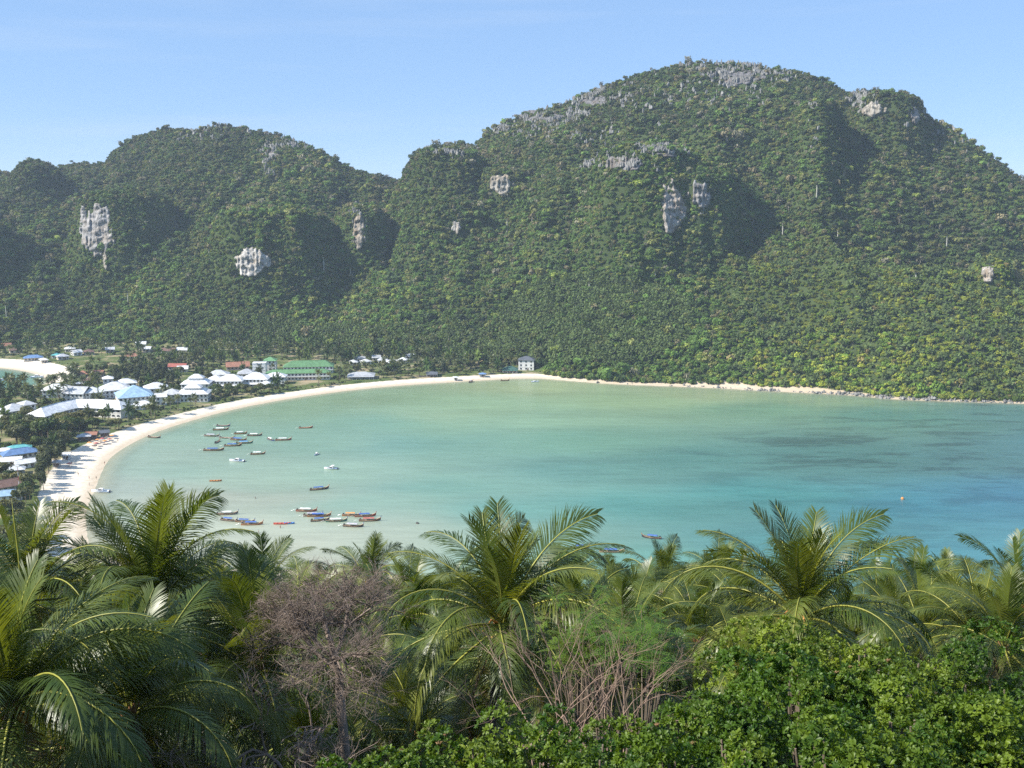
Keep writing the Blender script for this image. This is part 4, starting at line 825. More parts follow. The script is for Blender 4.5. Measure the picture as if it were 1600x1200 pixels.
# far village, left
far = [(52,563,26,'roof_cobalt','long bright blue roof by the small beach'),(110,550,14,'roof_white','white roofed house under the far hill, beside the field'),(122,556,13,'roof_pale','pale house left end of the grass field'),(100,562,16,'roof_grey','grey roofed house right of the blue roof'),(86,560,10,'roof_teal','small green roofed hut right of the blue roof'),
       (70,566,9,'roof_white','little white hut between the blue roof and the beach'),(10,545,14,'roof_terra','terracotta roof at the left edge below the hill'),(26,552,18,'roof_brown','brown thatch roof at the left edge of the village'),(140,555,14,'roof_brown','brown roofed house behind the grass field'),(172,551,12,'roof_grey','grey house behind the middle of the field'),
       (220,543,14,'roof_white','white roof highest in the far village'),(228,550,12,'roof_white','white domed hut below the highest white roof'),(262,553,20,'roof_brown','wide brown roof right of the white hut'),(284,552,16,'roof_pale','pale roof at the right end of the far village'),(302,553,9,'roof_white','tiny white hut at the right end of the far village'),
       (205,562,16,'roof_terra','low brown shed at the right end of the grass field'),(276,578,26,'roof_red','bright red roof among the palms'),(285,582,15,'roof_white','white roof just below the bright red roof'),(150,589,18,'roof_terra','orange brown roof among palms behind the hotel'),(128,589,16,'roof_terra','reddish house left of the orange brown roof'),(140,600,24,'roof_brown','dark brown roof behind the small pavilion turret'),(122,606,8,'roof_white','tiny white shed below the reddish house')]
for px, py, w, rf, lb in far:
    house(px, py, w, 8, 1, rf, rnd.choice(['wall_white', 'wall_cream', 'wall_pink', 'wall_grey']), lb, name='village_house', group='houses of the far village', kind=rnd.choice(['hip', 'gable']), rot=rnd.uniform(-20, 20))
# near village at the left edge
nearv = [(30,708,34,'roof_teal','wall_cream','turquoise roof in the village by the near trees',1),(34,716,50,'roof_cobalt','wall_cream','wide blue roof in front of the turquoise one',1),(8,712,22,'roof_white','wall_cream','white roof left of the blue roof',1),(14,728,34,'roof_white','wall_white','white roof below the blue roof at the left edge',1),(46,730,36,'roof_white','wall_white','large white roof between trees below the blue roof',1),
         (20,742,32,'roof_pale','wall_grey','pale corrugated roof above the brown roof',1),(14,768,54,'roof_brown','wall_cream','big brown hipped roof at the left edge of the village',1),(12,782,40,'roof_blue','wall_white','pale blue roof below the brown roof',1),(8,800,34,'roof_teal','wall_white','turquoise roof with two skylights lowest at the left edge',1),(20,866,30,'roof_teal','wall_grey','small turquoise roof deep among the near trees',1),
         (131,688,18,'roof_grey','wood','grey thatched beach bar beside the big trees',1),(142,685,15,'roof_terra','wood','orange brown beach bar beside the grey thatched one',1),(164,681,12,'roof_slate','wood','dark beach kiosk at the end of the parasols',1),(103,716,10,'roof_white','wall_white','small white kiosk on the beach edge under the big trees',1),(88,728,10,'roof_pale','wall_grey','grey kiosk behind the beach trees',1)]
for px, py, w, rf, wl_, lb, fl in nearv:
    house(px, py, w, max(5, w*0.18), fl, rf, wl_, lb, name='village_house' if w > 19 else 'beach_bar', group=None, kind=rnd.choice(['hip', 'gable']), rot=rnd.uniform(-12, 12), cat='house' if w > 19 else 'beach bar', fh=2.8)
# mast
p = onland(31, 772); t = empty('mast', p); tag(t, 'tall thin red and white mast in the near village', 'mast')
for i in range(6): MB().tube([(0,0,i*2.4), (0,0,i*2.4+2.4)], 0.20-0.015*i, 6).build('mast_section', M['tarp_red' if i % 2 else 'wall_white'], t)
MB().box(-0.9,0.9,-0.4,0.4,14.4,15.2).build('lamp_head', M['wall_white'], t)
# parasols on the beach
for i, (px, py) in enumerate([(140,694),(146,691),(150,694),(153,689),(157,691),(160,687),(163,690),(167,685),(171,687),(175,682),(148,697),(108,726)]):
    p = onland(px, py); t = empty('parasol', p); tag(t, 'small orange brown beach parasol in the row by the beach bars', 'parasol', 'parasols by the beach bars')
    MB().tube([(0,0,-0.1),(0,0,2.3)], 0.05, 5).build('pole', M['wood'], t)
    mb = MB(); n = 8; mb.add([(0,0,2.6)]+[(1.6*math.cos(j*6.283/n),1.6*math.sin(j*6.283/n),2.0) for j in range(n)]+[(0,0,2.5)], [(0,1+j,1+(j+1) % n) for j in range(n)]+[(n+1,1+(j+1) % n,1+j) for j in range(n)])
    mb.build('canopy', M[['tarp_orange','thatch','tarp_red'][i % 3]], t)

# ------------------------------------------------------------------ village trees
for px, py, r_ in [(118,564,13),(138,563,15),(160,562,15),(184,562,14),(205,563,11),(130,571,9),(155,571,9),(180,571,9)]:     # the open field stays clear
    q = onland(px, py); BUILT.append((q.x, q.y, r_))
def crown_mesh(name, n, radii, size, lobes, seed, mat, zc, **k):
    V, Q = clump_crown(n, radii, size, lobes, seed, **k); V = V+np.array([0, 0, zc]); return np_mesh(name, V, Q, mats=[mat])
def trunk_mesh(name, h, r0, mat, seed, limbs=4, spread=2.0):
    r = random.Random(seed); mb = MB(); lean = Vector((r.uniform(-.4,.4), r.uniform(-.4,.4), 0))
    mb.tube([Vector((0,0,-0.6)), lean*0.4+Vector((0,0,h*0.5)), lean+Vector((0,0,h))], [r0, r0*0.75, r0*0.4], 6)
    for i in range(limbs):
        an = i*6.283/limbs+r.random(); b = lean*0.5+Vector((0,0,h*(0.5+0.1*i/limbs))); mb.tube([b, b+Vector((math.cos(an)*spread*0.5, math.sin(an)*spread*0.5, h*0.22)), b+Vector((math.cos(an)*spread, math.sin(an)*spread, h*0.36))], [r0*0.4, r0*0.3, r0*0.12], 5)
    return mb.mesh(name, mat)
BROAD = [(trunk_mesh('trunk', 5.5, 0.28, M['bark'], s), crown_mesh('crown', 620, (4.2, 4.2, 3.2), 0.62, 7+s, 70+s, M['tree_leaf' if s % 2 else 'tree_leaf_olive'], 6.6)) for s in range(5)]
CASU = [(trunk_mesh('trunk', 9.0, 0.22, M['bark'], s, 5, 1.2), crown_mesh('crown', 640, (2.5, 2.5, 5.4), 0.42, 10, 90+s, M['casuarina_leaf'], 8.0, droop=0.5)) for s in range(3)]
PALM = []
for s in range(5):
    V, Q = palm_crown(17, 3.6, 120+s, 1.15, 8); H_ = 9.0; ln = (rnd.uniform(-1.2, 1.2), rnd.uniform(-1.2, 1.2))
    PALM.append((MB().tube([(0,0,-0.6),(ln[0]*0.25,ln[1]*0.25,H_*0.4),(ln[0]*0.7,ln[1]*0.7,H_*0.8),(ln[0],ln[1],H_)], [0.22,0.16,0.13,0.12], 6).mesh('trunk', M['palm_bark'], True), np_mesh('crown', V+np.array([ln[0], ln[1], H_]), Q, mats=[M['palm_far']])))
def tree(kind, p, s, label, name, cat, group):
    tr, cr = kind; t = empty(name, p, rnd.random()*6.283); t.scale = (s*rnd.uniform(.9,1.1), s*rnd.uniform(.9,1.1), s*rnd.uniform(.88,1.15)); tag(t, label, cat, group)
    link('trunk', tr, t); link('crown', cr, t); return t
def clear(x, y, r): return all((x-a)**2+(y-b)**2 > (c+r)**2 for a, b, c in BUILT)
def grove(kinds, x0, x1, y0, y1, n, s0, s1, name, cat, label, group, slack=0.0, edge=2.0):
    k = 0; tries = 0
    while k < n and tries < n*30:
        tries += 1; px = rnd.uniform(x0, x1); py = rnd.uniform(y0, y1); p = onland(px, py); sd_, wd_ = shore_info([p.x], [p.y])
        if sd_[0] < wd_[0]+edge or p.z > 40 or not clear(p.x, p.y, slack): continue
        tree(rnd.choice(kinds), p, rnd.uniform(s0, s1), label, name, cat, group); k += 1
pl = 'coconut_palm'
grove(PALM, 300, 770, 549, 566, 95, .85, 1.2, pl, 'palm', 'slim coconut palm in the grove along the foot of the hills', 'palms along the foot of the hills')
grove(PALM, 0, 300, 548, 575, 48, .8, 1.15, pl, 'palm', 'slim coconut palm standing among the far village houses', 'palms of the far village')
grove(PALM, 15, 120, 606, 632, 34, .85, 1.2, pl, 'palm', 'dark coconut palm between the small bay and the curved hotel', 'palms between small bay and hotel')
grove(PALM, 95, 165, 588, 612, 16, .9, 1.2, pl, 'palm', 'coconut palm around the brown roofs behind the hotel', 'palms around the brown roofs')
grove(PALM, 195, 345, 622, 658, 22, .7, 1.0, pl, 'palm', 'coconut palm in the hotel garden beside the beach', 'palms of the hotel garden', 0.5)
grove(PALM, 420, 640, 578, 604, 26, .7, 1.05, pl, 'palm', 'coconut palm on the green strip between bungalows and beach', 'palms of the beach strip')
grove(PALM, 620, 850, 566, 586, 26, .8, 1.1, pl, 'palm', 'coconut palm near the white villa end of the beach', 'palms near the white villa', 0.5)
bt = 'broadleaf_tree'
grove(BROAD, 20, 125, 672, 712, 20, 1.0, 1.55, bt, 'tree', 'large dark spreading tree in the clump above the village beach', 'big trees by the village', -1.5)
grove(BROAD, 0, 250, 655, 672, 34, .55, .9, bt, 'tree', 'low green tree on the lawn in front of the curved hotel', 'trees in front of the curved hotel', -0.5)
grove(BROAD, 0, 66, 640, 700, 18, .7, 1.1, bt, 'tree', 'bushy tree at the left edge beyond the near village', 'trees beyond the near village', -1)
grove(BROAD, 330, 500, 601, 628, 40, .45, .85, bt, 'tree', 'small tree in the gardens between guest houses and beach', 'garden trees by the guest houses', -0.5)
grove(BROAD, 490, 720, 574, 596, 42, .5, .9, bt, 'tree', 'small tree on the scrubby strip behind the far beach', 'trees behind the far beach', -0.5)
grove(BROAD, 715, 850, 568, 587, 24, .6, 1.0, bt, 'tree', 'leafy tree around the white villa and restaurant', 'trees around the white villa', 0)
grove(BROAD, 100, 330, 560, 600, 46, .5, .95, bt, 'tree', 'leafy tree scattered between the far village and the hotel', 'trees between village and hotel', -0.5)
grove(BROAD, 0, 120, 720, 870, 34, .7, 1.15, bt, 'tree', 'leafy tree between the coloured roofs of the near village', 'trees among the near village roofs', -1.0)
ca = 'casuarina_tree'
grove(CASU, 178, 272, 588, 606, 34, .8, 1.1, ca, 'casuarina', 'dark feathery casuarina in the dense stand behind the hotel', 'casuarinas behind the hotel', -1)
grove(CASU, 62, 108, 715, 800, 18, .7, 1.0, ca, 'casuarina', 'feathery casuarina in the row along the village beach', 'casuarinas along the village beach', -1, -2.0)
grove(CASU, 650, 700, 575, 590, 8, .6, .85, ca, 'casuarina', 'feathery casuarina beside the dark beach hut', 'casuarinas by the beach hut', 0)
# the rest of the village greenery: scrub, hedges and more trees that read as one mass
x, y = scatter(-560, 60, 520, 1080, 4.6); z = sample_h(x, y); sd, wd = shore_info(x, y); ppx, ppy = to_px(x, y, z)
keep = (sd > wd+0.5) & (z < 9) & (ppx > -40) & (ppx < 880) & (ppy < 720)
for bx, by, br in BUILT: keep &= (x-bx)**2+(y-by)**2 > (br*0.95+0.5)**2
field = ((np.abs(ppx-160)/62)**2+(np.abs(ppy-561)/7)**2 < 1) | ((np.abs(ppx-300)/30)**2+(np.abs(ppy-590)/6)**2 < 1) | ((np.abs(ppx-10)/24)**2+(np.abs(ppy-688)/9)**2 < 1)
dn = fbm(x/45+3, y/45, 3); keep &= ~field & (rng.random(len(x)) < np.clip(0.50+0.9*dn, 0.08, 1))
x, y, z, sd, wd, ppx, ppy = [q[keep] for q in (x, y, z, sd, wd, ppx, ppy)]; n = len(x); u = rng.random((n, 1))
front = sstep(30, 8, sd-wd); inb = (ppy > 575) & (ppx > 130)
big = 1.5+2.3*rng.random(n)**1.5; big *= 1-0.5*front; big *= np.where(inb | (ppy < 582), 0.62, 0.95); kind = rng.integers(0, 4, n); kind = np.where(rng.random(n) < np.where((ppy < 572) & (ppx > 300), 0.40, 0.05), 5, kind)
S3 = np.stack([big]*3, -1)*(0.85+0.35*rng.random((n, 3))); S3[kind == 5] = (np.array([4.0, 4.0, 8.5])*(0.8+0.35*rng.random((n, 1))))[kind == 5]
tint = np.where(u < 0.4, np.array([[0.045, 0.082, 0.018]]), np.where(u < 0.75, np.array([[0.080, 0.095, 0.030]]), np.array([[0.095, 0.135, 0.026]])))*(0.6+0.7*rng.random((n, 1)))
woodland('scrub', np.stack([x, y, z+np.where(kind == 5, 0, big*0.5)], -1), kind, np.stack([rng.normal(size=n)*0.1, rng.normal(size=n)*0.1, rng.random(n)*6.28], -1), S3, tint, 'scrub and small trees filling the gaps between the village houses', 'scrub')
# tall pale-stemmed trees standing out of the jungle
for i, (px, py, hpx, lb) in enumerate([(1275,315,26,'tall bare-stemmed pale tree on the upper slope, below the summit cleft'),(1222,372,22,'pale-stemmed tree right of the big knob'),(1023,445,12,'short pale-stemmed tree under the big knob'),(1308,378,14,'pale-stemmed tree right of the knob trees'),(1478,392,22,'pale-stemmed tree on the right slope'),(506,425,24,'slim pale tree standing by the white cliff'),(548,440,18,'pale-stemmed tree below the broken cliff'),
        (200,478,20,'pale-stemmed tree on the lower left slope'),(10,500,24,'pale trunk at the left edge of the jungle'),(792,366,24,'bare branching tree below the cream cliff'),(902,338,12,'small pale trunk on the middle slope'),(920,460,18,'pale-stemmed tree above the palm plantation'),(1430,440,14,'pale trunk on the edge of the low ridge')]):
    d = march(px, py, lambda x, y: mountain(x, y)); p = at_dist(px, py, d); p.z = hz(p.x, p.y); h = hpx/1600*d
    t = empty('emergent_tree', p); tag(t, lb, 'tree', 'pale trees above the jungle')
    MB().tube([(0,0,-2),(0.3,0,h*0.5),(0,0.3,h)], [0.5,0.4,0.25], 6).build('trunk', M['pale_bark'], t)
    V, Q = clump_crown(160, (3.2, 3.2, 2.2), 0.5, 5, 300+i, core=False); link('crown', np_mesh('crown', V+np.array([0, 0, h]), Q, mats=[M['tree_leaf_olive']]), t)

# ------------------------------------------------------------------ boats
def hull_loft(L, beam, free, bow, stern, n=14, flat=False):
    """stations from stern (-x) to bow (+x): keel, chines, gunwales"""
    S = []
    for i in range(n):
        t = i/(n-1); x = -L/2+L*t
        b = beam/2*(max(0.0, 1-abs(2*t-0.9)**2.6 if t > 0.45 else 1-0.45*abs(1-t/0.45)**2)); b = max(b, 0.05)
        sh = free+bow*max(0, (t-0.55)/0.45)**2.4+stern*max(0, (0.3-t)/0.3)**2
        kl = -0.25+bow*0.55*max(0, (t-0.7)/0.3)**2.2
        S.append([(x, 0, kl), (x, -b*0.72, kl+0.16+0.1*sh), (x, -b, sh), (x, b, sh), (x, b*0.72, kl+0.16+0.1*sh)])
    return S
def longtail(px, py, wpx, ang, hull, tarp, label, covered=0.5, group='longtail boats moored in the bay'):
    p = at(px, py, 0.0); d = (Vector((p.x, p.y, 0))-Vector((0, 0, CAM_H))).length; L = min(12.5, max(7.5, wpx/1600*d*1.05)); k = L/10.0
    t = empty('longtail_boat', (p.x, p.y, 0.02), math.radians(ang+rnd.gauss(0, 9))); tag(t, label, 'boat', group)
    S = hull_loft(L, 1.9*k, 0.55, 1.25*k, 0.35); mb = MB(); n = len(S)
    V = [q for s in S for q in s]; F = []
    for i in range(n-1):
        a, b = i*5, (i+1)*5; F += [(a,a+1,b+1,b),(a+1,a+2,b+2,b+1),(a+3,a+4,b+4,b+3),(a+4,a,b,b+4)]
    F += [(0,4,3,2,1), tuple((n-1)*5+j for j in (0,1,2,3,4))]
    hl = mb.add(V, F).build('hull', M[hull], t)
    g = MB()
    for s_ in (2, 3): g.tube([S[i][s_] for i in range(n)], 0.06, 4)
    g.build('gunwale', M['hull_tan'], hl)
    dk = MB().grid([[(S[i][2][0], S[i][2][1]*0.93, S[i][2][2]-0.22), (S[i][3][0], S[i][3][1]*0.93, S[i][3][2]-0.22)] for i in range(n)]).build('deck', M['deck'], t)
    for i in (3, 6, 9): MB().box(S[i][0][0]-0.15, S[i][0][0]+0.15, S[i][2][1]*0.9, S[i][3][1]*0.9, S[i][2][2]-0.2, S[i][2][2]-0.1).build('thwart', M['wood'], t)
    MB().tube([(L/2-0.15,0,S[-1][2][2]-0.5), (L/2+0.28*k,0,S[-1][2][2]+0.75*k)], [0.13,0.07], 5).build('prow', M['wood'], t)
    MB().tube([(L/2-0.02,0,S[-1][2][2]+0.05), (L/2+0.12*k,0,S[-1][2][2]+0.4*k)], [0.2,0.15], 6).build('prow_ribbon', M[rnd.choice(['tarp_red','tarp_orange','tarp_blue'])], t)
    if tarp:
        x0, x1 = -L*0.30, -L*0.30+L*covered; zt = 1.75; w = 0.92*k
        rows = [[(x0+(x1-x0)*i/6, w*math.sin(a_)*1.02, zt-0.42*(1-math.cos(a_))+0.05*math.sin(i*1.9)) for a_ in np.linspace(-1.25, 1.25, 7)] for i in range(7)]
        cn = MB().grid(rows).grid([[(q[0], q[1]*0.98, q[2]-0.05) for q in r][::-1] for r in rows]).build('canopy', M[tarp], t)
        for x_ in (x0+0.1, (x0+x1)/2, x1-0.1):
            for sg in (-1, 1): MB().tube([(x_, sg*w*0.86, 0.3), (x_, sg*w*0.9, zt-0.22)], 0.04, 4).build('post', M['wood'], t)
    e_ = MB().box(-L/2+0.35,-L/2+1.05,-0.28,0.28,0.85,1.4).build('engine', M['hull_dark'], t)
    MB().tube([(-L/2+0.4,0,1.05),(-L/2-1.0*k,0.05,0.75),(-L/2-2.4*k,0.1,0.15)], 0.05, 4).build('propeller_shaft', M['metal'], e_)
    MB().tube([(-L/2+1.0,0,1.2),(-L/2+1.9,0.1,1.5)], 0.035, 4).build('tiller', M['metal'], e_)
    return t
def speedboat(px, py, wpx, ang, label, hull='hull_white', tower=True, trim='hull_sky'):
    p = at(px, py, 0.0); d = (Vector((p.x, p.y, 0))-Vector((0, 0, CAM_H))).length; L = min(11, max(5.0, wpx/1600*d)); k = L/8.0
    t = empty('motor_boat', (p.x, p.y, 0.0), math.radians(ang)); tag(t, label, 'boat', 'white motor boats in the bay')
    n = 12; S = []
    for i in range(n):
        u = i/(n-1); x = -L/2+L*u; b = 1.3*k*(1 if u < 0.45 else max(0.03, 1-((u-0.45)/0.55)**2.2)); sh = (0.75+0.45*u**2)*k; kl = -0.3+0.6*max(0, (u-0.7)/0.3)**2*k
        S.append([(x,0,kl),(x,-b*0.82,0.12*k),(x,-b,sh),(x,b,sh),(x,b*0.82,0.12*k)])
    V = [q for s in S for q in s]; F = []
    for i in range(n-1):
        a, b = i*5, (i+1)*5; F += [(a,a+1,b+1,b),(a+1,a+2,b+2,b+1),(a+3,a+4,b+4,b+3),(a+4,a,b,b+4)]
    F += [(0,4,3,2,1)]
    hl = MB().add(V, F).build('hull', M[hull], t)
    MB().grid([[(S[i][2][0],S[i][2][1]*0.97,S[i][2][2]-(0.35*k if i < 5 else 0.02)),(S[i][2][0],0,S[i][2][2]+(0.10*k if i > 5 else -0.35*k)),(S[i][3][0],S[i][3][1]*0.97,S[i][3][2]-(0.35*k if i < 5 else 0.02))] for i in range(n)]).build('deck', M['wall_white'], t)
    g = MB()
    for s_ in (2, 3): g.tube([S[i][s_] for i in range(n)], 0.06, 4)
    g.build('rubbing_strake', M[trim], hl)
    c = [(-0.1*L,0.55),(0.22*L,0.34)]; z0 = 0.8*k; z1 = 1.75*k
    cb = MB().add([(-0.18*L,-1.0*k,z0),(0.24*L,-0.7*k,z0),(0.24*L,0.7*k,z0),(-0.18*L,1.0*k,z0),(-0.16*L,-0.85*k,z1),(0.06*L,-0.7*k,z1),(0.06*L,0.7*k,z1),(-0.16*L,0.85*k,z1)], [(0,1,5,4),(1,2,6,5),(2,3,7,6),(3,0,4,7),(4,5,6,7)]).build('cabin', M['wall_white'], t)
    MB().add([(0.235*L,-0.62*k,z0+0.2*k),(0.235*L,0.62*k,z0+0.2*k),(0.09*L,0.62*k,z1-0.08*k),(0.09*L,-0.62*k,z1-0.08*k)], [(0,1,2,3)]).build('windscreen', M['glass'], cb, loc=(0.06,0,0.03))
    for sg in (-1, 1): MB().add([(-0.12*L,sg*0.98*k,z0+0.3*k),(0.14*L,sg*0.84*k,z0+0.3*k),(0.05*L,sg*0.78*k,z1-0.15*k),(-0.12*L,sg*0.9*k,z1-0.15*k)], [(0,1,2,3)]).build('side_window', M['glass'], cb, loc=(0,sg*0.03,0))
    if tower:
        for sg in (-1, 1): MB().tube([(-0.28*L,sg*0.95*k,z0),(-0.22*L,sg*0.9*k,z1+0.5*k),(-0.1*L,sg*0.85*k,z1)], 0.05, 5).build('arch_leg', M['wall_white'], t)
        MB().box(-0.26*L,-0.05*L,-0.95*k,0.95*k,z1+0.5*k,z1+0.58*k).build('hardtop', M['wall_white'], t)
    MB().box(-L/2-0.45*k,-L/2+0.02,-0.3*k,0.3*k,0.1,1.0*k).build('outboard_motor', M['hull_dark'], t)
    return t
LT = [(349,666,20,8,'hull_navy',None,'dark open longtail boat, farthest of the cluster'),(345,672,22,6,'hull_brown','tarp_white','longtail with white and red cover beside the dark open one'),(331,682,23,-6,'hull_grey','tarp_grey','longtail with lilac grey cover at the left of the cluster'),(376,678,18,4,'hull_orange','tarp_white','white covered longtail with an orange hull'),
      (398,681,21,-5,'hull_dark','tarp_white','white covered dark longtail at the right of the cluster'),(355,685,24,-4,'hull_grey',None,'bare grey longtail in the middle of the cluster'),(373,688,25,-8,'hull_brown','tarp_blue','blue covered longtail just right of the bare grey one'),(340,691,12,80,'hull_dark',None,'small dark boat seen end on in the cluster'),
      (382,693,24,8,'hull_green','tarp_sky','light blue covered longtail below the middle of the cluster'),(364,697,25,4,'hull_brown','tarp_blue','blue covered longtail with a pale bow at the bottom of the cluster'),(334,704,30,2,'hull_brown','tarp_blue','long brown longtail with a blue cover left of the white motor boat'),(403,710,21,-4,'hull_brown','tarp_white','lone white covered longtail above the white motor boat'),
      (423,688,16,-35,'hull_navy','tarp_white','small angled longtail with a white bow between two others'),(443,688,23,-8,'hull_red','tarp_white','red and white longtail right of the small angled boat'),(478,669,20,6,'hull_red',None,'lone red brown boat far out to the right of the cluster'),(499,765,28,8,'hull_dark','tarp_blue','lone longtail with a blue cover halfway down the bay'),
      (355,804,31,5,'hull_grey','tarp_white','grey longtail with a small white cover above the blue covered group'),(358,814,27,-8,'hull_dark','tarp_blue','blue covered longtail half hidden by a palm tip'),(383,816,29,7,'hull_brown','tarp_blue','middle longtail of the three blue covered ones'),(394,820,31,4,'hull_orange','tarp_blue','blue covered longtail with an orange yellow bow'),
      (479,799,31,4,'hull_red','tarp_white','red longtail with a white cover at the top of its group'),(489,806,28,7,'hull_brown','tarp_grey','brown longtail just behind the orange and blue one'),(499,807,34,8,'hull_orange','tarp_blue','orange longtail with a blue cover beside the brown one'),(500,814,27,8,'hull_dark','tarp_blue','dark longtail with a blue cover left of the green one'),
      (526,815,31,9,'hull_green','tarp_white','green longtail with a white cover'),(549,806,27,4,'hull_orange','tarp_orange','orange brown longtail at the top of the right group'),(571,807,31,6,'hull_red','tarp_blue','red and blue longtail in the right group'),(578,814,32,7,'hull_brown','tarp_red','longtail with a red and white cover at the far right of the group'),
      (552,823,31,8,'hull_dark','tarp_grey','grey covered longtail lowest of the right group'),(1018,841,29,174,'hull_dark','tarp_blue','lone longtail with a blue cover whose bow points left'),(956,863,37,6,'hull_tan','tarp_blue','longtail with a blue cover and pale bow near the palms'),(906,857,30,12,'hull_tan','tarp_blue','longtail half hidden behind the palm crown'),
      (241,684,21,-6,'hull_dark',None,'dark longtail drawn up at the beach edge'),(736,597,12,75,'hull_dark','tarp_grey','dark boat by the far beach seen end on'),(789,595,12,10,'hull_brown',None,'small brown boat on the far beach before the villa')]
for b in LT: longtail(*b)
for b in [(370,721,23,172,'white motor boat with a low arch left of the covered longtails'),(517,733,21,176,'white motor boat with hardtop in open water'),(494,711,12,255,'blue trimmed white cruiser seen end on'),(157,769,26,178,'white open motor boat close to the village beach'),(58,590,20,6,'white motor boat anchored in the small bay'),(3,595,14,20,'white motor boat at the left edge of the small bay'),(836,597,12,10,'white motor boat at the far beach')]:
    speedboat(*b, tower=b[4].find('cruiser') > 0 or b[4].find('hardtop') > 0)
def kayak(px, py, wpx, ang, hull, second, label):
    p = at(px, py, 0); d = (Vector((p.x, p.y, 0))-Vector((0, 0, CAM_H))).length; L = wpx/1600*d; t = empty('dinghy', (p.x, p.y, 0.03), math.radians(ang)); tag(t, label, 'dinghy')
    S = hull_loft(L, 1.7, 0.55, 0.45, 0.2); n = len(S); V = [q for s in S for q in s]; F = []
    for i in range(n-1):
        a, b = i*5, (i+1)*5; F += [(a,a+1,b+1,b),(a+1,a+2,b+2,b+1),(a+3,a+4,b+4,b+3),(a+4,a,b,b+4)]
    MB().add(V, F+[(0,4,3,2,1)]).build('hull', M[hull], t)
    MB().grid([[(S[i][2][0],S[i][2][1]*0.95,S[i][2][2]-0.1),(S[i][3][0],S[i][3][1]*0.95,S[i][3][2]-0.1)] for i in range(n)]).build('deck', M[second], t)
    for i in (3, 6, 9): MB().tube([(S[i][2][0],S[i][2][1],S[i][2][2]),(S[i][3][0],S[i][3][1],S[i][3][2])], 0.16, 6).build('seat_tube', M[second], t)
kayak(337,752,18,4,'hull_orange','tarp_orange','orange and yellow dinghy left of the open water')
kayak(441,819,26,3,'hull_bright','hull_bright','bright red boat between the two groups of longtails'); kayak(452,818.5,16,3,'hull_sky','hull_sky','bright blue dinghy touching the red boat')
p = at(1410, 780); t = empty('buoy', p); tag(t, 'small yellow buoy in the deep blue water', 'buoy')
MB().tube([(0,0,-0.3),(0,0,0.1),(0,0,0.8),(0,0,1.1)], [0.5,0.8,0.7,0.2], 10).build('float', M['tarp_orange'], t); MB().tube([(0,0,1.1),(0,0,1.9)], 0.08, 5).build('mast', M['wood'], t)
p = at(652, 818); mb = MB(); V, Q = None, None
mb.add([(1.0*math.cos(i*0.785+0.3)*(0.8+0.4*rnd.random()), 0.8*math.sin(i*0.785)*(0.8+0.4*rnd.random()), -0.2) for i in range(8)]+[(0.6*math.cos(i*0.785), 0.5*math.sin(i*0.785), 0.45+0.3*rnd.random()) for i in range(8)]+[(0,0,0.8)], [(i,(i+1) % 8,(i+1) % 8+8,i+8) for i in range(8)]+[(i+8,(i+1) % 8+8,16) for i in range(8)])
tag(mb.build('rock', M['rock'], loc=p), 'single small dark rock sticking out of the shallow water', 'rock').color = (0.25, 0.25, 0.25, 1)

# ------------------------------------------------------------------ people (far specks on the sand, but whole figures)
def person_mesh(stride):
    vv = [(0,0,0.95),(0,0,1.2),(0,0,1.42),(0,0,1.52),(0,0.01,1.64),(0,0,1.76), (-0.18,0,1.40),(-0.24,0.02+stride*0.1,1.12),(-0.25,-0.08+stride*0.2,0.88), (0.18,0,1.40),(0.24,0.02-stride*0.1,1.12),(0.25,-0.08-stride*0.2,0.88),
          (-0.10,0,0.90),(-0.11,-stride*0.18,0.5),(-0.11,-stride*0.26,0.08),(-0.11,-stride*0.26-0.14,0.03), (0.10,0,0.90),(0.11,stride*0.16,0.5),(0.11,stride*0.30,0.08),(0.11,stride*0.30-0.14,0.03)]
    ee = [(0,1),(1,2),(2,3),(3,4),(4,5),(2,6),(6,7),(7,8),(2,9),(9,10),(10,11),(0,12),(12,13),(13,14),(14,15),(0,16),(16,17),(17,18),(18,19)]
    rr = [.15,.15,.14,.06,.10,.09,.07,.05,.035,.07,.05,.035,.10,.07,.05,.04,.10,.07,.05,.04]
    me = bpy.data.meshes.new('body'); me.from_pydata(vv, ee, []); me.materials.append(M['skin'])
    o = bpy.data.objects.new('tmp', me); C.objects.link(o); o.modifiers.new('skin', 'SKIN'); 
    for i, r in enumerate(rr): me.skin_vertices[0].data[i].radius = (r, r*0.8)
    me.skin_vertices[0].data[0].use_root = True
    sb = o.modifiers.new('sub', 'SUBSURF'); sb.levels = 1; sb.render_levels = 1
    dg = bpy.context.evaluated_depsgraph_get(); out = bpy.data.meshes.new_from_object(o.evaluated_get(dg)); bpy.data.objects.remove(o)
    return out
PM = [person_mesh(s) for s in (0.0, 0.8, 1.2)]
for m_ in PM:
    if not m_.materials: m_.materials.append(M['skin'])
def person(px, py, rz, which, top, label, sink=0.0):
    p = at(px, py, 0.0) if sink else onland(px, py); 
    if sink: p.z = -sink
    t = empty('person', p, rz); tag(t, label, 'person')
    link('body', PM[which], t)
    MB().tube([(0,0,0.82),(0,0,0.95),(0,0,1.08)], [0.20,0.19,0.17], 8).build('shorts', M[top], t)
    MB().tube([(0,0.02,1.66),(0,0.03,1.78),(0,0.02,1.83)], [0.13,0.125,0.06], 8).build('hair', M['hull_dark'], t)
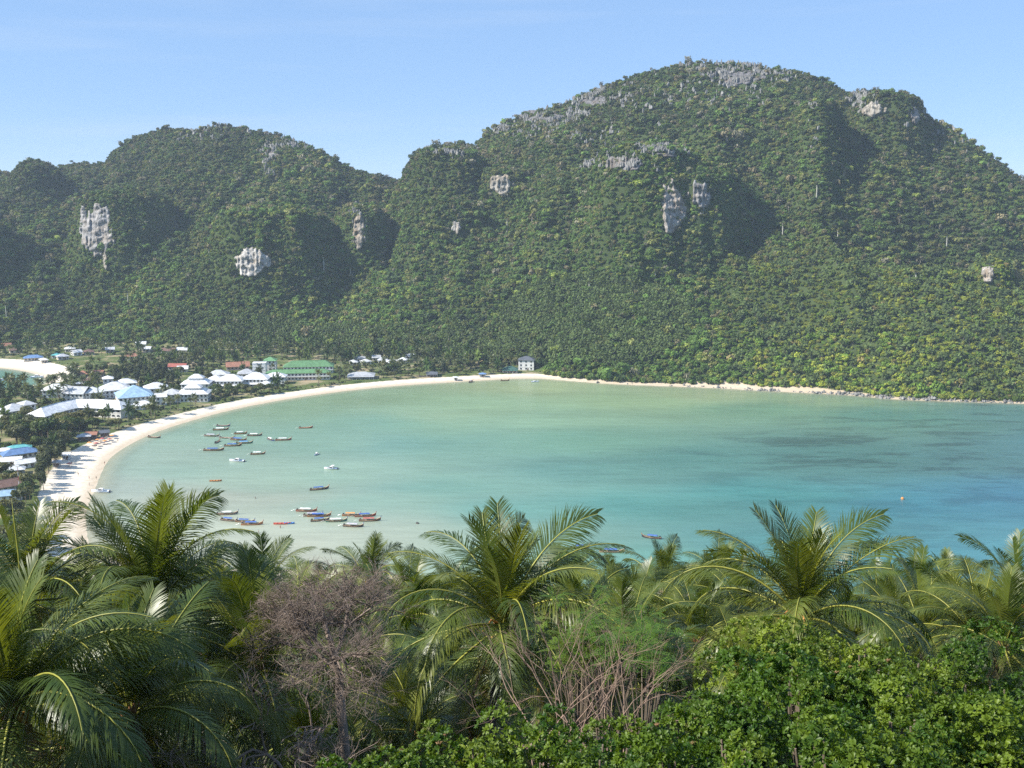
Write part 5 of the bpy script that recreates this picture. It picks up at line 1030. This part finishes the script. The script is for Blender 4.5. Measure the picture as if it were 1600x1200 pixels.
for a in [(122,738,1,0,'cloth','person standing on the pale sand above the volleyball area'),(139,742,2,1,'cloth_red','person in red by the net line on the beach'),(150,742,0.5,1,'cloth','dark dressed person walking at the water edge'),(139,752,2.5,0,'cloth','person standing lower on the sand near the palm tip'),(163,719,1,2,'cloth_red','person walking along the beach below the tree shadow'),(112,722,3,0,'cloth','person near the beach edge under the trees'),(184,686,1,1,'cloth','person near the parasols on the white sand')]: person(*a)
person(399,779,1.2,0,'cloth','person wading alone in the shallow bay',0.7); person(438,825,0.4,0,'cloth_red','person wading beside the bright red boat',0.5); person(404,832,2,0,'cloth','person wading below the blue covered longtails',0.5)

# ------------------------------------------------------------------ foreground coconut palms
def frond_mesh(L, e0, bend, seed, nl=92, leaf=1.12, wid=0.0185, hang=0.5, ragged=0.0, fold=0.35):
    """one pinnate frond growing from the origin towards +x; returns leaflet mesh data and midrib points"""
    r = np.random.default_rng(seed); seg = 16; el = math.radians(e0); p = np.zeros(3); pts = [p.copy()]; az = 0.0; side_c = r.normal()*0.35; T = []
    for s in range(seg):
        t = np.array([math.cos(el)*math.cos(az), math.cos(el)*math.sin(az), math.sin(el)]); T.append(t); p = p+t*L/seg; pts.append(p.copy())
        el = max(el-math.radians(bend)/seg*(0.35+1.3*s/seg), math.radians(-86)); az += side_c/seg
    T.append(T[-1]); pts = np.array(pts); V = []; Q = []; tr = []
    tw = r.normal()*0.5
    for j in range(nl):
        f = 0.10+0.90*(j+0.5)/nl; q = f*seg; i = min(int(q), seg-1); w = q-i; pp = pts[i]*(1-w)+pts[i+1]*w; t = T[i]*(1-w)+T[i+1]*w; t = t/np.linalg.norm(t)
        B = np.cross(t, np.array([0, 0, 1.0])); nb = np.linalg.norm(B); B = np.array([-math.sin(az), math.cos(az), 0]) if nb < 0.15 else B/nb
        Nn = np.cross(B, t); ca, sa_ = math.cos(tw*f), math.sin(tw*f); B, Nn = B*ca+Nn*sa_, Nn*ca-B*sa_
        ll = leaf*min(1.0, 0.50+1.9*(f-0.1))*(1.0 if f < 0.62 else 1-0.62*((f-0.62)/0.38)**1.5)*(0.88+0.24*r.random())
        ang = math.radians(66-34*f+r.normal()*4)
        for sg in (-1, 1):
            if ragged and r.random() < ragged: continue
            d = t*math.cos(ang)+(B*sg*math.cos(fold)+Nn*math.sin(fold))*math.sin(ang); q0 = pp-Nn*0.03+B*sg*0.015; b = len(V); n_ = 4
            hg = hang*(0.75+0.5*r.random())
            for k in range(n_):
                g = k/(n_-1); wv = t-d*np.dot(t, d); wv /= (np.linalg.norm(wv)+1e-9); hw = wid*(0.75, 1.0, 0.8, 0.08)[k]
                V += [q0-wv*hw, q0+wv*hw]
                d = d+np.array([0, 0, -1])*hg*(0.28+0.5*g); d /= np.linalg.norm(d); q0 = q0+d*ll/(n_-1)
            for k in range(n_-1): Q.append((b+2*k, b+2*k+1, b+2*k+3, b+2*k+2))
    return np.array(V), np.array(Q), pts
FR = {}
def frond_kind(key, L, e0, bend, hang, leafm, ribm, ragged=0.0, n=5):
    FR[key] = []
    for s in range(n):
        V, Q, pts = frond_mesh(L*(0.93+0.14*rnd.random()), e0+rnd.uniform(-7, 7), bend*rnd.uniform(0.8, 1.2), hash((key, s)) % 9999 if False else sum(map(ord, key))*13+s, hang=hang, ragged=ragged)
        k = len(pts); rad = [0.045*(1-0.85*(i/(k-1))**0.8)+0.004 for i in range(k)]; rad[0] = 0.07
        FR[key].append((np_mesh('frond', V, Q, mats=[M[leafm]]), MB().tube([tuple(q) for q in pts], rad, 5, cap=False).mesh('midrib', M[ribm], True)))
frond_kind('spear', 3.6, 84, 10, 0.05, 'frond', 'midrib', 0.0, 2)
frond_kind('up', 4.4, 78, 38, 0.26, 'frond', 'midrib', 0.0, 6)
frond_kind('rise', 5.1, 62, 80, 0.55, 'frond', 'midrib', 0.02, 6)
frond_kind('arch', 5.4, 46, 104, 0.80, 'frond', 'midrib', 0.06, 8)
frond_kind('flat', 5.3, 24, 102, 0.95, 'frond', 'midrib', 0.10, 8)
frond_kind('droop', 4.9, -10, 70, 0.85, 'frond', 'midrib', 0.16, 7)
frond_kind('hang', 4.4, -46, 36, 0.55, 'frond_old', 'midrib', 0.25, 4)
frond_kind('dead', 3.6, -66, 20, 0.5, 'frond_dead', 'midrib_dead', 0.5, 3)
NUT = MB(); NUT.add([(0.11*math.sin(a_)*math.cos(b_), 0.11*math.sin(a_)*math.sin(b_), 0.15*math.cos(a_)) for a_ in (0.01, 0.8, 1.57, 2.3, 3.13) for b_ in np.linspace(0, 6.283, 7)[:-1]], [(i*6+j, (i+1)*6+j, (i+1)*6+(j+1) % 6, i*6+(j+1) % 6) for i in range(4) for j in range(6)])
NUTM = NUT.mesh('coconut', M['coconut'], True)
def coconut_palm(px, py, dist, size, label, n=22, seed=1, nuts=0, lean=(0, 0), ages=None, tilt=0.0, dead=1, group='coconut palms on the hillside'):
    """crown centre seen at a photo pixel and distance; trunk runs down to the hillside"""
    r = random.Random(seed); c = at_dist(px, py, dist); bx, by = c.x+lean[0], c.y+lean[1]; g = hz(bx, by)
    g = min(g, c.z-3.0)
    t = empty('coconut_palm', (bx, by, g)); tag(t, label, 'palm', group); top = Vector((c.x-bx, c.y-by, c.z-g)); s = size
    K = 9; mb = MB(); pts = []; 
    for i in range(K+1):
        f = i/K; pts.append(Vector((top.x*f**1.6, top.y*f**1.6, -0.5+(top.z-0.05+0.5)*f)))
    mb.tube(pts, [0.21*s*(1-0.35*i/K)+(0.06 if i == 0 else 0) for i in range(K+1)], 8).build('trunk', M['palm_bark'], t, smooth=True)
    sh = MB()
    for i in range(7):
        a_ = i*0.9+r.random(); sh.tube([top+Vector((0,0,-0.35)), top+Vector((math.cos(a_)*0.22*s, math.sin(a_)*0.22*s, 0.05)), top+Vector((math.cos(a_)*0.34*s, math.sin(a_)*0.34*s, r.uniform(-0.15, 0.5)))], [0.13*s, 0.12*s, 0.03*s], 6)
    sh.build('leaf_sheath', M['sheath'], t, smooth=True)
    a0 = r.random()*6.283
    for k in range(n):
        age = (k+0.3)/n if ages is None else ages[0]+(ages[1]-ages[0])*(k+0.3)/n
        key = 'spear' if (k == 0 and age < 0.06) else 'up' if age < 0.15 else 'rise' if age < 0.32 else 'arch' if age < 0.50 else 'flat' if age < 0.68 else 'droop' if age < 0.90 else 'hang'
        a_ = a0+k*2.39996+r.uniform(-0.25, 0.25); fm, rm = r.choice(FR[key]); sc = s*r.uniform(0.9, 1.08)*(0.9 if key == 'up' else 1)
        f = link('frond', fm, t, loc=top+Vector((math.cos(a_)*0.08, math.sin(a_)*0.08, 0.1-0.25*age)), rot=(r.uniform(-.15, .15)+tilt, r.uniform(-.1, .1), a_), scale=sc); link('midrib', rm, f)
    for k in range(dead):
        fm, rm = r.choice(FR['dead']); a_ = r.random()*6.283
        f = link('dead_frond', fm, t, loc=top+Vector((0, 0, -0.25)), rot=(0, 0, a_), scale=s*r.uniform(0.6, 0.9)); link('midrib', rm, f)
    for k in range(nuts):
        a_ = r.random()*6.283; d_ = 0.30*s+0.12*r.random()
        link('coconut', NUTM, t, loc=top+Vector((math.cos(a_)*d_, math.sin(a_)*d_, -0.35-0.45*r.random())), rot=(r.uniform(-.5, .5), r.uniform(-.5, .5), 0), scale=s*r.uniform(0.8, 1.1))
    if nuts:
        for k in range(3):
            a_ = r.random()*6.283; MB().tube([top+Vector((0,0,-0.1)), top+Vector((math.cos(a_)*0.45*s, math.sin(a_)*0.45*s, 0.25*s)), top+Vector((math.cos(a_)*0.85*s, math.sin(a_)*0.85*s, -0.15*s))], [0.05, 0.04, 0.015], 5).build('flower_stalk', M['tarp_orange'], t)
    return t
for a in [(22,1095,25,1.0,'huge coconut palm filling the lower left corner, yellow leaf stalks showing',22,3,7),
          (42,935,33,0.85,'coconut palm at the left edge with a tall yellow spear leaf',20,5,0),
          (236,952,34,1.08,'tall coconut palm in front of the beach, upright fronds touching the moored boats',24,8,5),
          (400,1045,33,1.0,'dark shaded coconut palm left of the leafless tree',20,12,4),
          (205,1115,27,0.9,'low coconut palm in the shade at the lower left, below the tall one',18,77,0),
          (408,935,60,0.95,'coconut palm behind the leafless tree on its left',18,15,0),
          (786,975,37,1.12,'big full coconut palm in the middle of the foreground with hanging yellow ribs',26,21,9),
          (576,910,74,0.9,'coconut palm behind the leafless tree, seen against pale shallows',18,25,0),
          (649,1140,40,0.85,'young coconut palm low between the leafless tree and the big palm',16,31,0),
          (1252,965,39,1.15,'big coconut palm on the right with a tall dark upright tuft and orange stalks',24,35,9),
          (1525,1000,47,0.95,'coconut palm near the right edge behind the bush top',20,41,3),
          (1592,948,50,0.95,'coconut palm cut by the right edge of the picture',18,43,4),
          (1035,925,70,0.95,'coconut palm in the gap between the two big palms, the taller one',18,47,0),
          (961,935,74,0.9,'small coconut palm right of the big middle palm',16,49,0),
          (1126,905,84,0.9,'far coconut palm showing only its tuft left of the big right palm',16,53,0),
          (1090,1000,54,0.9,'coconut palm in shade below the gap, with dark V-shaped fronds',17,57,0),
          (1155,1050,36,0.62,'small young palm just above the bushes',13,61,0),
          (1428,930,74,0.95,'coconut palm just right of the big right palm, skyline',17,65,0),
          (1375,950,66,0.9,'coconut palm behind the top of the rounded bush',17,67,0),
          (1480,925,78,0.9,'coconut palm on the skyline before the right edge palms',16,69,0),
          (700,935,80,0.85,'coconut palm tucked behind the left of the big middle palm',15,71,0),
          (880,940,62,0.95,'coconut palm tucked behind the right of the big middle palm',17,73,0),
          (500,945,82,0.85,'far coconut palm above the leafless tree, lower left of its neighbour',15,75,0),
          (140,985,44,0.95,'coconut palm behind the tall left palm, mostly hidden',17,79,0),
          (330,960,52,0.95,'coconut palm right of the tall left palm, arching over the shallows',17,81,0),
          (980,1010,46,0.85,'coconut palm behind the bare stems, half hidden by bright leaves',15,83,0),
          (1330,1000,56,0.9,'coconut palm hidden behind the rounded bush, right of the big palm',15,85,0),
          (560,1010,48,0.85,'coconut palm deep behind the leafless tree trunk',15,87,0),
          (905,985,52,0.95,'coconut palm behind the feathery tree, right of the big middle palm',17,111,0),
          (1160,960,58,0.95,'coconut palm just left of the big right palm, below its fronds',17,113,0),
          (1100,945,66,0.9,'coconut palm on the skyline left of the big right palm',16,115,0),
          (1000,960,62,0.9,'coconut palm on the skyline above the bare stems',16,117,0),
          (1440,990,54,0.95,'coconut palm behind the highest bush, on its right shoulder',17,119,0),
          (1570,1010,44,0.9,'coconut palm low at the right edge above the bushes',16,121,2),
          (1400,975,60,0.9,'coconut palm between the highest bush and the skyline palms',16,123,0),
          (640,960,58,0.95,'coconut palm between the leafless tree and the big middle palm',17,125,0),
          (460,985,50,0.9,'coconut palm close behind the left side of the leafless crown',16,127,0),
          (105,1165,29,0.9,'coconut palm low in the lower left corner, right of the huge one',18,91,0),
          (300,1150,33,0.9,'coconut palm at the bottom, under the dark shaded palm',18,93,0),
          (480,1150,40,0.85,'coconut palm at the bottom, left of the leafless trunk',17,95,0),
          (590,1100,44,0.8,'coconut palm at the bottom, right of the leafless trunk',16,97,0),
          (850,1085,44,0.9,'coconut palm low behind the bare stem bundle',17,99,0),
          (1010,1075,42,0.85,'coconut palm low in the gap, behind the right fan of stems',16,101,0),
          (740,1150,46,0.85,'coconut palm in deep shade under the big middle palm',16,103,0),
          (700,1060,50,0.85,'coconut palm in shadow below left of the big middle palm',15,89,0)]:
    coconut_palm(*a[:5], n=int(a[5]*1.5), seed=a[6], nuts=a[7], lean=(rnd.uniform(-1.5, 1.5), rnd.uniform(-1.0, 0.5)), dead=rnd.choice([1, 1, 2, 3]))
# yellow spear leaf of the left palm
# ------------------------------------------------------------------ leafless trees
def branching(mb, p, d, L, r, depth, R, out, gravity=0.0, spread=0.6, taper=0.72, kids=(2, 3)):
    n = 3; pts = [p.copy()]; q = p.copy(); dd = d.copy()
    for i in range(n):
        dd = (dd+Vector((R.gauss(0, .16), R.gauss(0, .16), R.gauss(0, .12)+gravity))).normalized(); q = q+dd*L/n; pts.append(q.copy())
    out[min(depth, len(out)-1)].tube(pts, [r, r*0.9, r*0.8, r*0.68], 6 if depth < 2 else 4 if depth < 4 else 3, cap=False)
    if depth >= len(out)+(3 if kids[1] > 3 else 2) or r < 0.0025: return
    for k in range(R.randint(*kids)+0):
        f = R.uniform(0.55, 1.0) if k else 1.0; b = pts[0].lerp(pts[-1], f) if f < 1 else pts[-1]
        b = pts[min(3, int(f*3))]
        ax = Vector((R.gauss(0, 1), R.gauss(0, 1), R.gauss(0, .6))).normalized(); nd = (dd+ax*spread).normalized()
        branching(mb, b, nd, L*R.uniform(0.60, 0.86), r*((0.52 if kids[1] > 3 else 0.66) if k else (0.66 if kids[1] > 3 else taper)), depth+1, R, out, gravity, spread, taper, kids)
def bare_tree(px, py, dist, base_py, label, seed, name, L0, r0, mat, kids, spread, grav, stems=1, fan=0.0, cat='tree'):
    R = random.Random(seed); b = at_dist(px, base_py, dist); g = min(hz(b.x, b.y), b.z); t = empty(name, (b.x, b.y, g)); tag(t, label, cat)
    out = [MB() for _ in range(4)]
    for s in range(stems):
        d = Vector((R.gauss(0, fan), R.gauss(0, fan), 1)).normalized(); p0 = Vector((R.gauss(0, 0.12*stems**0.5), R.gauss(0, 0.12*stems**0.5), 0)) if stems > 1 else Vector((0, 0, 0))
        if stems == 1:
            top = Vector((0.1, 0, b.z-g)); out[0].tube([(0,0,-0.4), top*0.5+Vector((0.2,0,0)), top], [r0*1.5, r0*1.2, r0], 8); p0 = top
        p0 = p0+Vector((0, 0, b.z-g)) if stems > 1 else p0
        if stems > 1: out[0].tube([Vector((p0.x*0.3, p0.y*0.3, -0.3)), p0], [r0*1.4, r0], 5)
        branching(None, p0, d, L0, r0, 0 if stems > 1 else 1, R, out, grav, spread, 0.75, kids)
    for nm, m_ in zip(('trunk', 'limb', 'branch', 'twig'), out):
        if m_.v: m_.build(nm, M[mat], t, smooth=True)
    return t
bare_tree(525,0,30,1075,'leafless greyish pink tree with a dense net of twigs',5,'leafless_tree',1.85,0.14,'dead_bark',(4, 5),1.0,0.0)
bare_tree(880,0,21,1165,'bundle of bare straight pinkish stems in front of the middle palm',9,'bare_shrub',1.15,0.015,'twig',(2, 2),0.34,0.0,stems=10,fan=0.65,cat='shrub')
bare_tree(960,0,23,1150,'smaller fan of bare stems right of the stem bundle',14,'bare_shrub',1.15,0.014,'twig',(2, 2),0.34,0.0,stems=7,fan=0.7,cat='shrub')
bare_tree(455,0,27,1215,'low tangle of dark dead branches at the foot of the leafless tree',23,'dead_branches',1.3,0.06,'dead_bark',(2, 3),0.7,-0.03,stems=4,fan=0.8,cat='branches')

# ------------------------------------------------------------------ broad-leaved bushes along the lower edge
def rosette(seed, leafl=0.074, n=11):
    r = np.random.default_rng(seed); V = []; F = []
    for k in range(n):
        a_ = k*2.4+r.random()*0.5; el = math.radians(r.uniform(8, 70)); l = leafl*r.uniform(0.75, 1.2); w = l*0.19
        d = np.array([math.cos(a_)*math.cos(el), math.sin(a_)*math.cos(el), math.sin(el)]); s = np.array([-math.sin(a_), math.cos(a_), 0]); u = np.cross(s, d)*-1
        b = len(V); c = lambda f, ww, up: (d*l*f+s*w*ww+u*up*l)
        V += [c(0.05, 0, 0), c(0.55, -0.85, 0.05), c(0.55, 0, -0.02), c(0.55, 0.85, 0.05), c(0.85, -0.95, 0.0), c(0.9, 0, -0.06), c(0.85, 0.95, 0.0), c(1.0, 0, -0.10)]
        F += [(b, b+1, b+2), (b, b+2, b+3), (b+1, b+4, b+5, b+2), (b+2, b+5, b+6, b+3), (b+4, b+7, b+5), (b+5, b+7, b+6)]
    return V, F
ROS = []; ROSD = []
for s in range(6):
    V, F = rosette(500+s); me = bpy.data.meshes.new('leaf_cluster'); me.from_pydata([tuple(v) for v in V], [], F); me.materials.append(M['shrub_leaf']); me.update(); ROS.append(me)
    ROSD.append((np.array(V), np.array([f for f in F if len(f) == 4]), np.array([f for f in F if len(f) == 3])))
FLW = MB()
for k in range(16): FLW.tube([(0,0,0), (rnd.gauss(0,.05), rnd.gauss(0,.05), 0.08+0.06*rnd.random())], [0.004, 0.014], 4)
FLWM = FLW.mesh('flower_head', M['shrub_flower'])
def bush(px, ptop, dist, rad, label, seed, dens=1.0, zf=0.85, singles=110):
    r = np.random.default_rng(seed); top = at_dist(px, ptop, dist); c = Vector((top.x, top.y, top.z-rad*zf)); g = min(hz(c.x, c.y), c.z-0.6)
    t = empty('broadleaf_bush', (c.x, c.y, g)); tag(t, label, 'bush', 'broad-leaved bushes along the lower edge'); C0 = np.array([0, 0, c.z-g])
    st = MB()
    for k in range(9):
        a_ = r.random()*6.283; e_ = Vector((math.cos(a_)*rad*0.55*r.random(), math.sin(a_)*rad*0.55*r.random(), C0[2]+rad*zf*(0.2+0.4*r.random()))); st.tube([Vector((0,0,-0.3)), e_*0.5+Vector((0,0,0.1)), e_], [0.05, 0.035, 0.015], 5)
    st.build('stem', M['bark'], t)
    n = int(820*rad*rad*dens); P = []; D = []
    # lumps: the outline is made of several swellings
    lump = [(r.normal(size=3)*np.array([0.58, 0.58, 0.42]), 0.24+0.18*r.random()) for _ in range(17)]+[(np.zeros(3), 0.62)]
    while len(P) < n:
        lc, lr = lump[r.integers(len(lump))]; d = r.normal(size=3); d /= np.linalg.norm(d)
        if d[2] < -0.35: continue
        q = lc+d*lr*(0.80+0.25*r.random()); P.append(q*np.array([rad, rad, rad*zf])+C0); nd = d+np.array([0, 0, 0.55])+r.normal(size=3)*0.25; D.append(nd/np.linalg.norm(nd))
    P = np.array(P); D = np.array(D)
    view = np.array([-c.x, -c.y, CAM_H-c.z]); view /= np.linalg.norm(view); order = np.argsort(-((P-C0) @ view))
    V4 = []; Q4 = []; T3 = []; base = 0
    for i_, k in enumerate(order):
        q = Vector(D[k]).to_track_quat('Z', 'Y').to_matrix() @ Matrix.Rotation(r.random()*6.283, 3, 'Z'); s = 0.75+0.55*r.random(); vi = r.integers(6)
        if i_ < singles: link('leaf_cluster', ROS[vi], t, loc=Vector(P[k]), rot=q.to_euler(), scale=s)
        else:
            A = np.array(q)*s; V, Qq, T = ROSD[vi]; V4.append(V @ A.T+P[k]); Q4.append(Qq+base); T3.append(T+base); base += len(V)
    m_ = link('leaves', np_mesh('leaves', np.concatenate(V4), np.concatenate(Q4), np.concatenate(T3), mats=[M['shrub_leaf']]), t); m_['kind'] = 'stuff'
    for k in r.choice(order[:max(20, n//3)], size=min(6, n//40), replace=False):
        link('flower_head', FLWM, t, loc=Vector(P[k])+Vector((0, 0, 0.02)), scale=0.35+0.35*r.random())
    return t
for i, a in enumerate([(1372,962,17.5,1.75,'highest rounded bush, its top before the right palm skyline'),(1255,1015,16.5,1.25,'bush in front of the orange stalks of the big right palm'),(1150,1078,15.5,1.05,'bush left of the orange stalked palm, above its neighbours'),(1040,1118,15,0.95,'bush in the middle right, behind the brown dry patch'),
        (945,1145,14,0.8,'bush just right of the bare stem bundle'),(850,1150,13.5,0.95,'bush at the foot of the bare stem bundle'),(755,1140,14.5,0.85,'small bright bush below the big middle palm'),(660,1172,14,0.8,'small bush left of the one below the middle palm'),(580,1190,13.5,0.6,'leftmost low bush on the lower edge'),
        (1505,1012,19.5,1.7,'shaded bush right of the highest one'),(1592,1030,18.5,1.55,'bush cut by the right edge below the palms'),(1450,1085,13.5,1.25,'dark hollowed bush below the highest one, on its right'),(1310,1100,13,1.35,'front bush directly below the highest one'),(1165,1118,13,1.2,'front bush under the middle right group'),(1040,1150,12.5,1.0,'front bush on the lower edge, right of the stems'),(1565,1120,13.5,1.3,'front bush in the lower right corner'),(930,1178,12,0.7,'low front bush on the lower edge below the stem bundle'),(1400,1170,11,0.9,'nearest bush at the lower edge on the right'),(1230,1180,11,0.85,'nearest bush at the lower edge, centre right'),(750,1190,12,0.6,'low nearest bush on the lower edge, centre')]):
    bush(*a, seed=900+i)
# small tree with bright feathery leaves behind the bare stems
def spray_tree(px, py, dist, rad, label, seed):
    r = np.random.default_rng(seed); c = at_dist(px, py, dist); g = min(hz(c.x, c.y), c.z-1); t = empty('feathery_tree', (c.x, c.y, g)); tag(t, label, 'tree'); zc = c.z-g
    st = MB(); V = []; T = []; Q = []
    for k in range(26):
        e_ = Vector((r.normal()*rad*0.6, r.normal()*rad*0.6, zc+r.normal()*rad*0.35)); st.tube([Vector((0,0,-0.3)), Vector((e_.x*0.4, e_.y*0.4, zc*0.6)), e_], [0.06, 0.03, 0.008], 5, cap=False)
        for s in range(11):
            a_ = r.random()*6.283; el = r.uniform(-0.4, 0.5); d = np.array([math.cos(a_)*math.cos(el), math.sin(a_)*math.cos(el), math.sin(el)]); sd_ = np.cross(d, [0, 0, 1.]); sd_ /= np.linalg.norm(sd_); o = np.array(e_)+r.normal(size=3)*0.18
            for j in range(8):
                for sg in (-1, 1):
                    q = o+d*0.05*j*1.1+np.array([0, 0, -0.002*j*j]); b = len(V); l = 0.11*(1-0.06*j); V += [q, q+sd_*sg*l*0.5+d*0.030, q+sd_*sg*l+d*0.015, q+sd_*sg*l*0.5-d*0.012]; Q.append((b, b+1, b+2, b+3))
    st.build('stem', M['bark'], t); m_ = link('leaves', np_mesh('leaves', np.array(V), np.array(Q), mats=[M['spray_leaf']]), t); m_['kind'] = 'stuff'
spray_tree(950,975,30,1.15,'small tree with bright feathery leaves right of the big middle palm',71)
spray_tree(1010,1010,27,0.9,'bright feathery sapling above the bare stems',72)
spray_tree(905,1010,30,0.8,'bright green climber at the right side of the big middle palm',73)
# tall unopened spear leaf of the left palm
p = at_dist(33, 905, 30)
t = empty('palm_spear', p); tag(t, 'single tall yellow unopened palm leaf standing up at the left edge', 'palm leaf')
MB().tube([(0,0,-0.6),(0.0,0,0.8),(-0.05,0,2.0),(-0.07,0,2.55)], [0.05,0.045,0.028,0.006], 6).build('blade', M['midrib'], t, smooth=True)

# ------------------------------------------------------------------ labels: single out the trees that stand by a building or at the end of their grove
bpy.context.view_layer.update()
_bl = [o for o in C.objects if o.parent is None and o.get('category') in ('house','hotel','school','bungalow','villa','restaurant','cottage','hut','pavilion','kiosk','hall','shed','beach bar','building')]
_tr = [o for o in C.objects if o.parent is None and o.name.split('.')[0] in ('coconut_palm','broadleaf_tree','casuarina_tree') and o.get('group') and 'hillside' not in o['group']]
_done = set()
for kind_, word in (('coconut_palm','coconut palm'),('broadleaf_tree','leafy tree'),('casuarina_tree','casuarina')):
    ts = [o for o in _tr if o.name.split('.')[0] == kind_]
    for b in _bl:
        if not ts: continue
        t_ = min(ts, key=lambda o: (o.location-b.location).length)
        words = b['label'].split()
        if t_.name in _done or (t_.location-b.location).length > 22 or len(words) > 10: continue
        t_['label'] = word+' standing closest to the '+b['label']; _done.add(t_.name)
    for g in sorted({o['group'] for o in ts}):
        mem = [o for o in ts if o['group'] == g and o.name not in _done]
        if len(mem) < 6: continue
        for key, txt in ((lambda o: to_px(*o.location)[0], 'leftmost'), (lambda o: -to_px(*o.location)[0], 'rightmost'), (lambda o: -o.scale.z, 'tallest')):
            m0 = min((o for o in mem if o.name not in _done), key=key); m0['label'] = txt+' of the '+g; _done.add(m0.name)
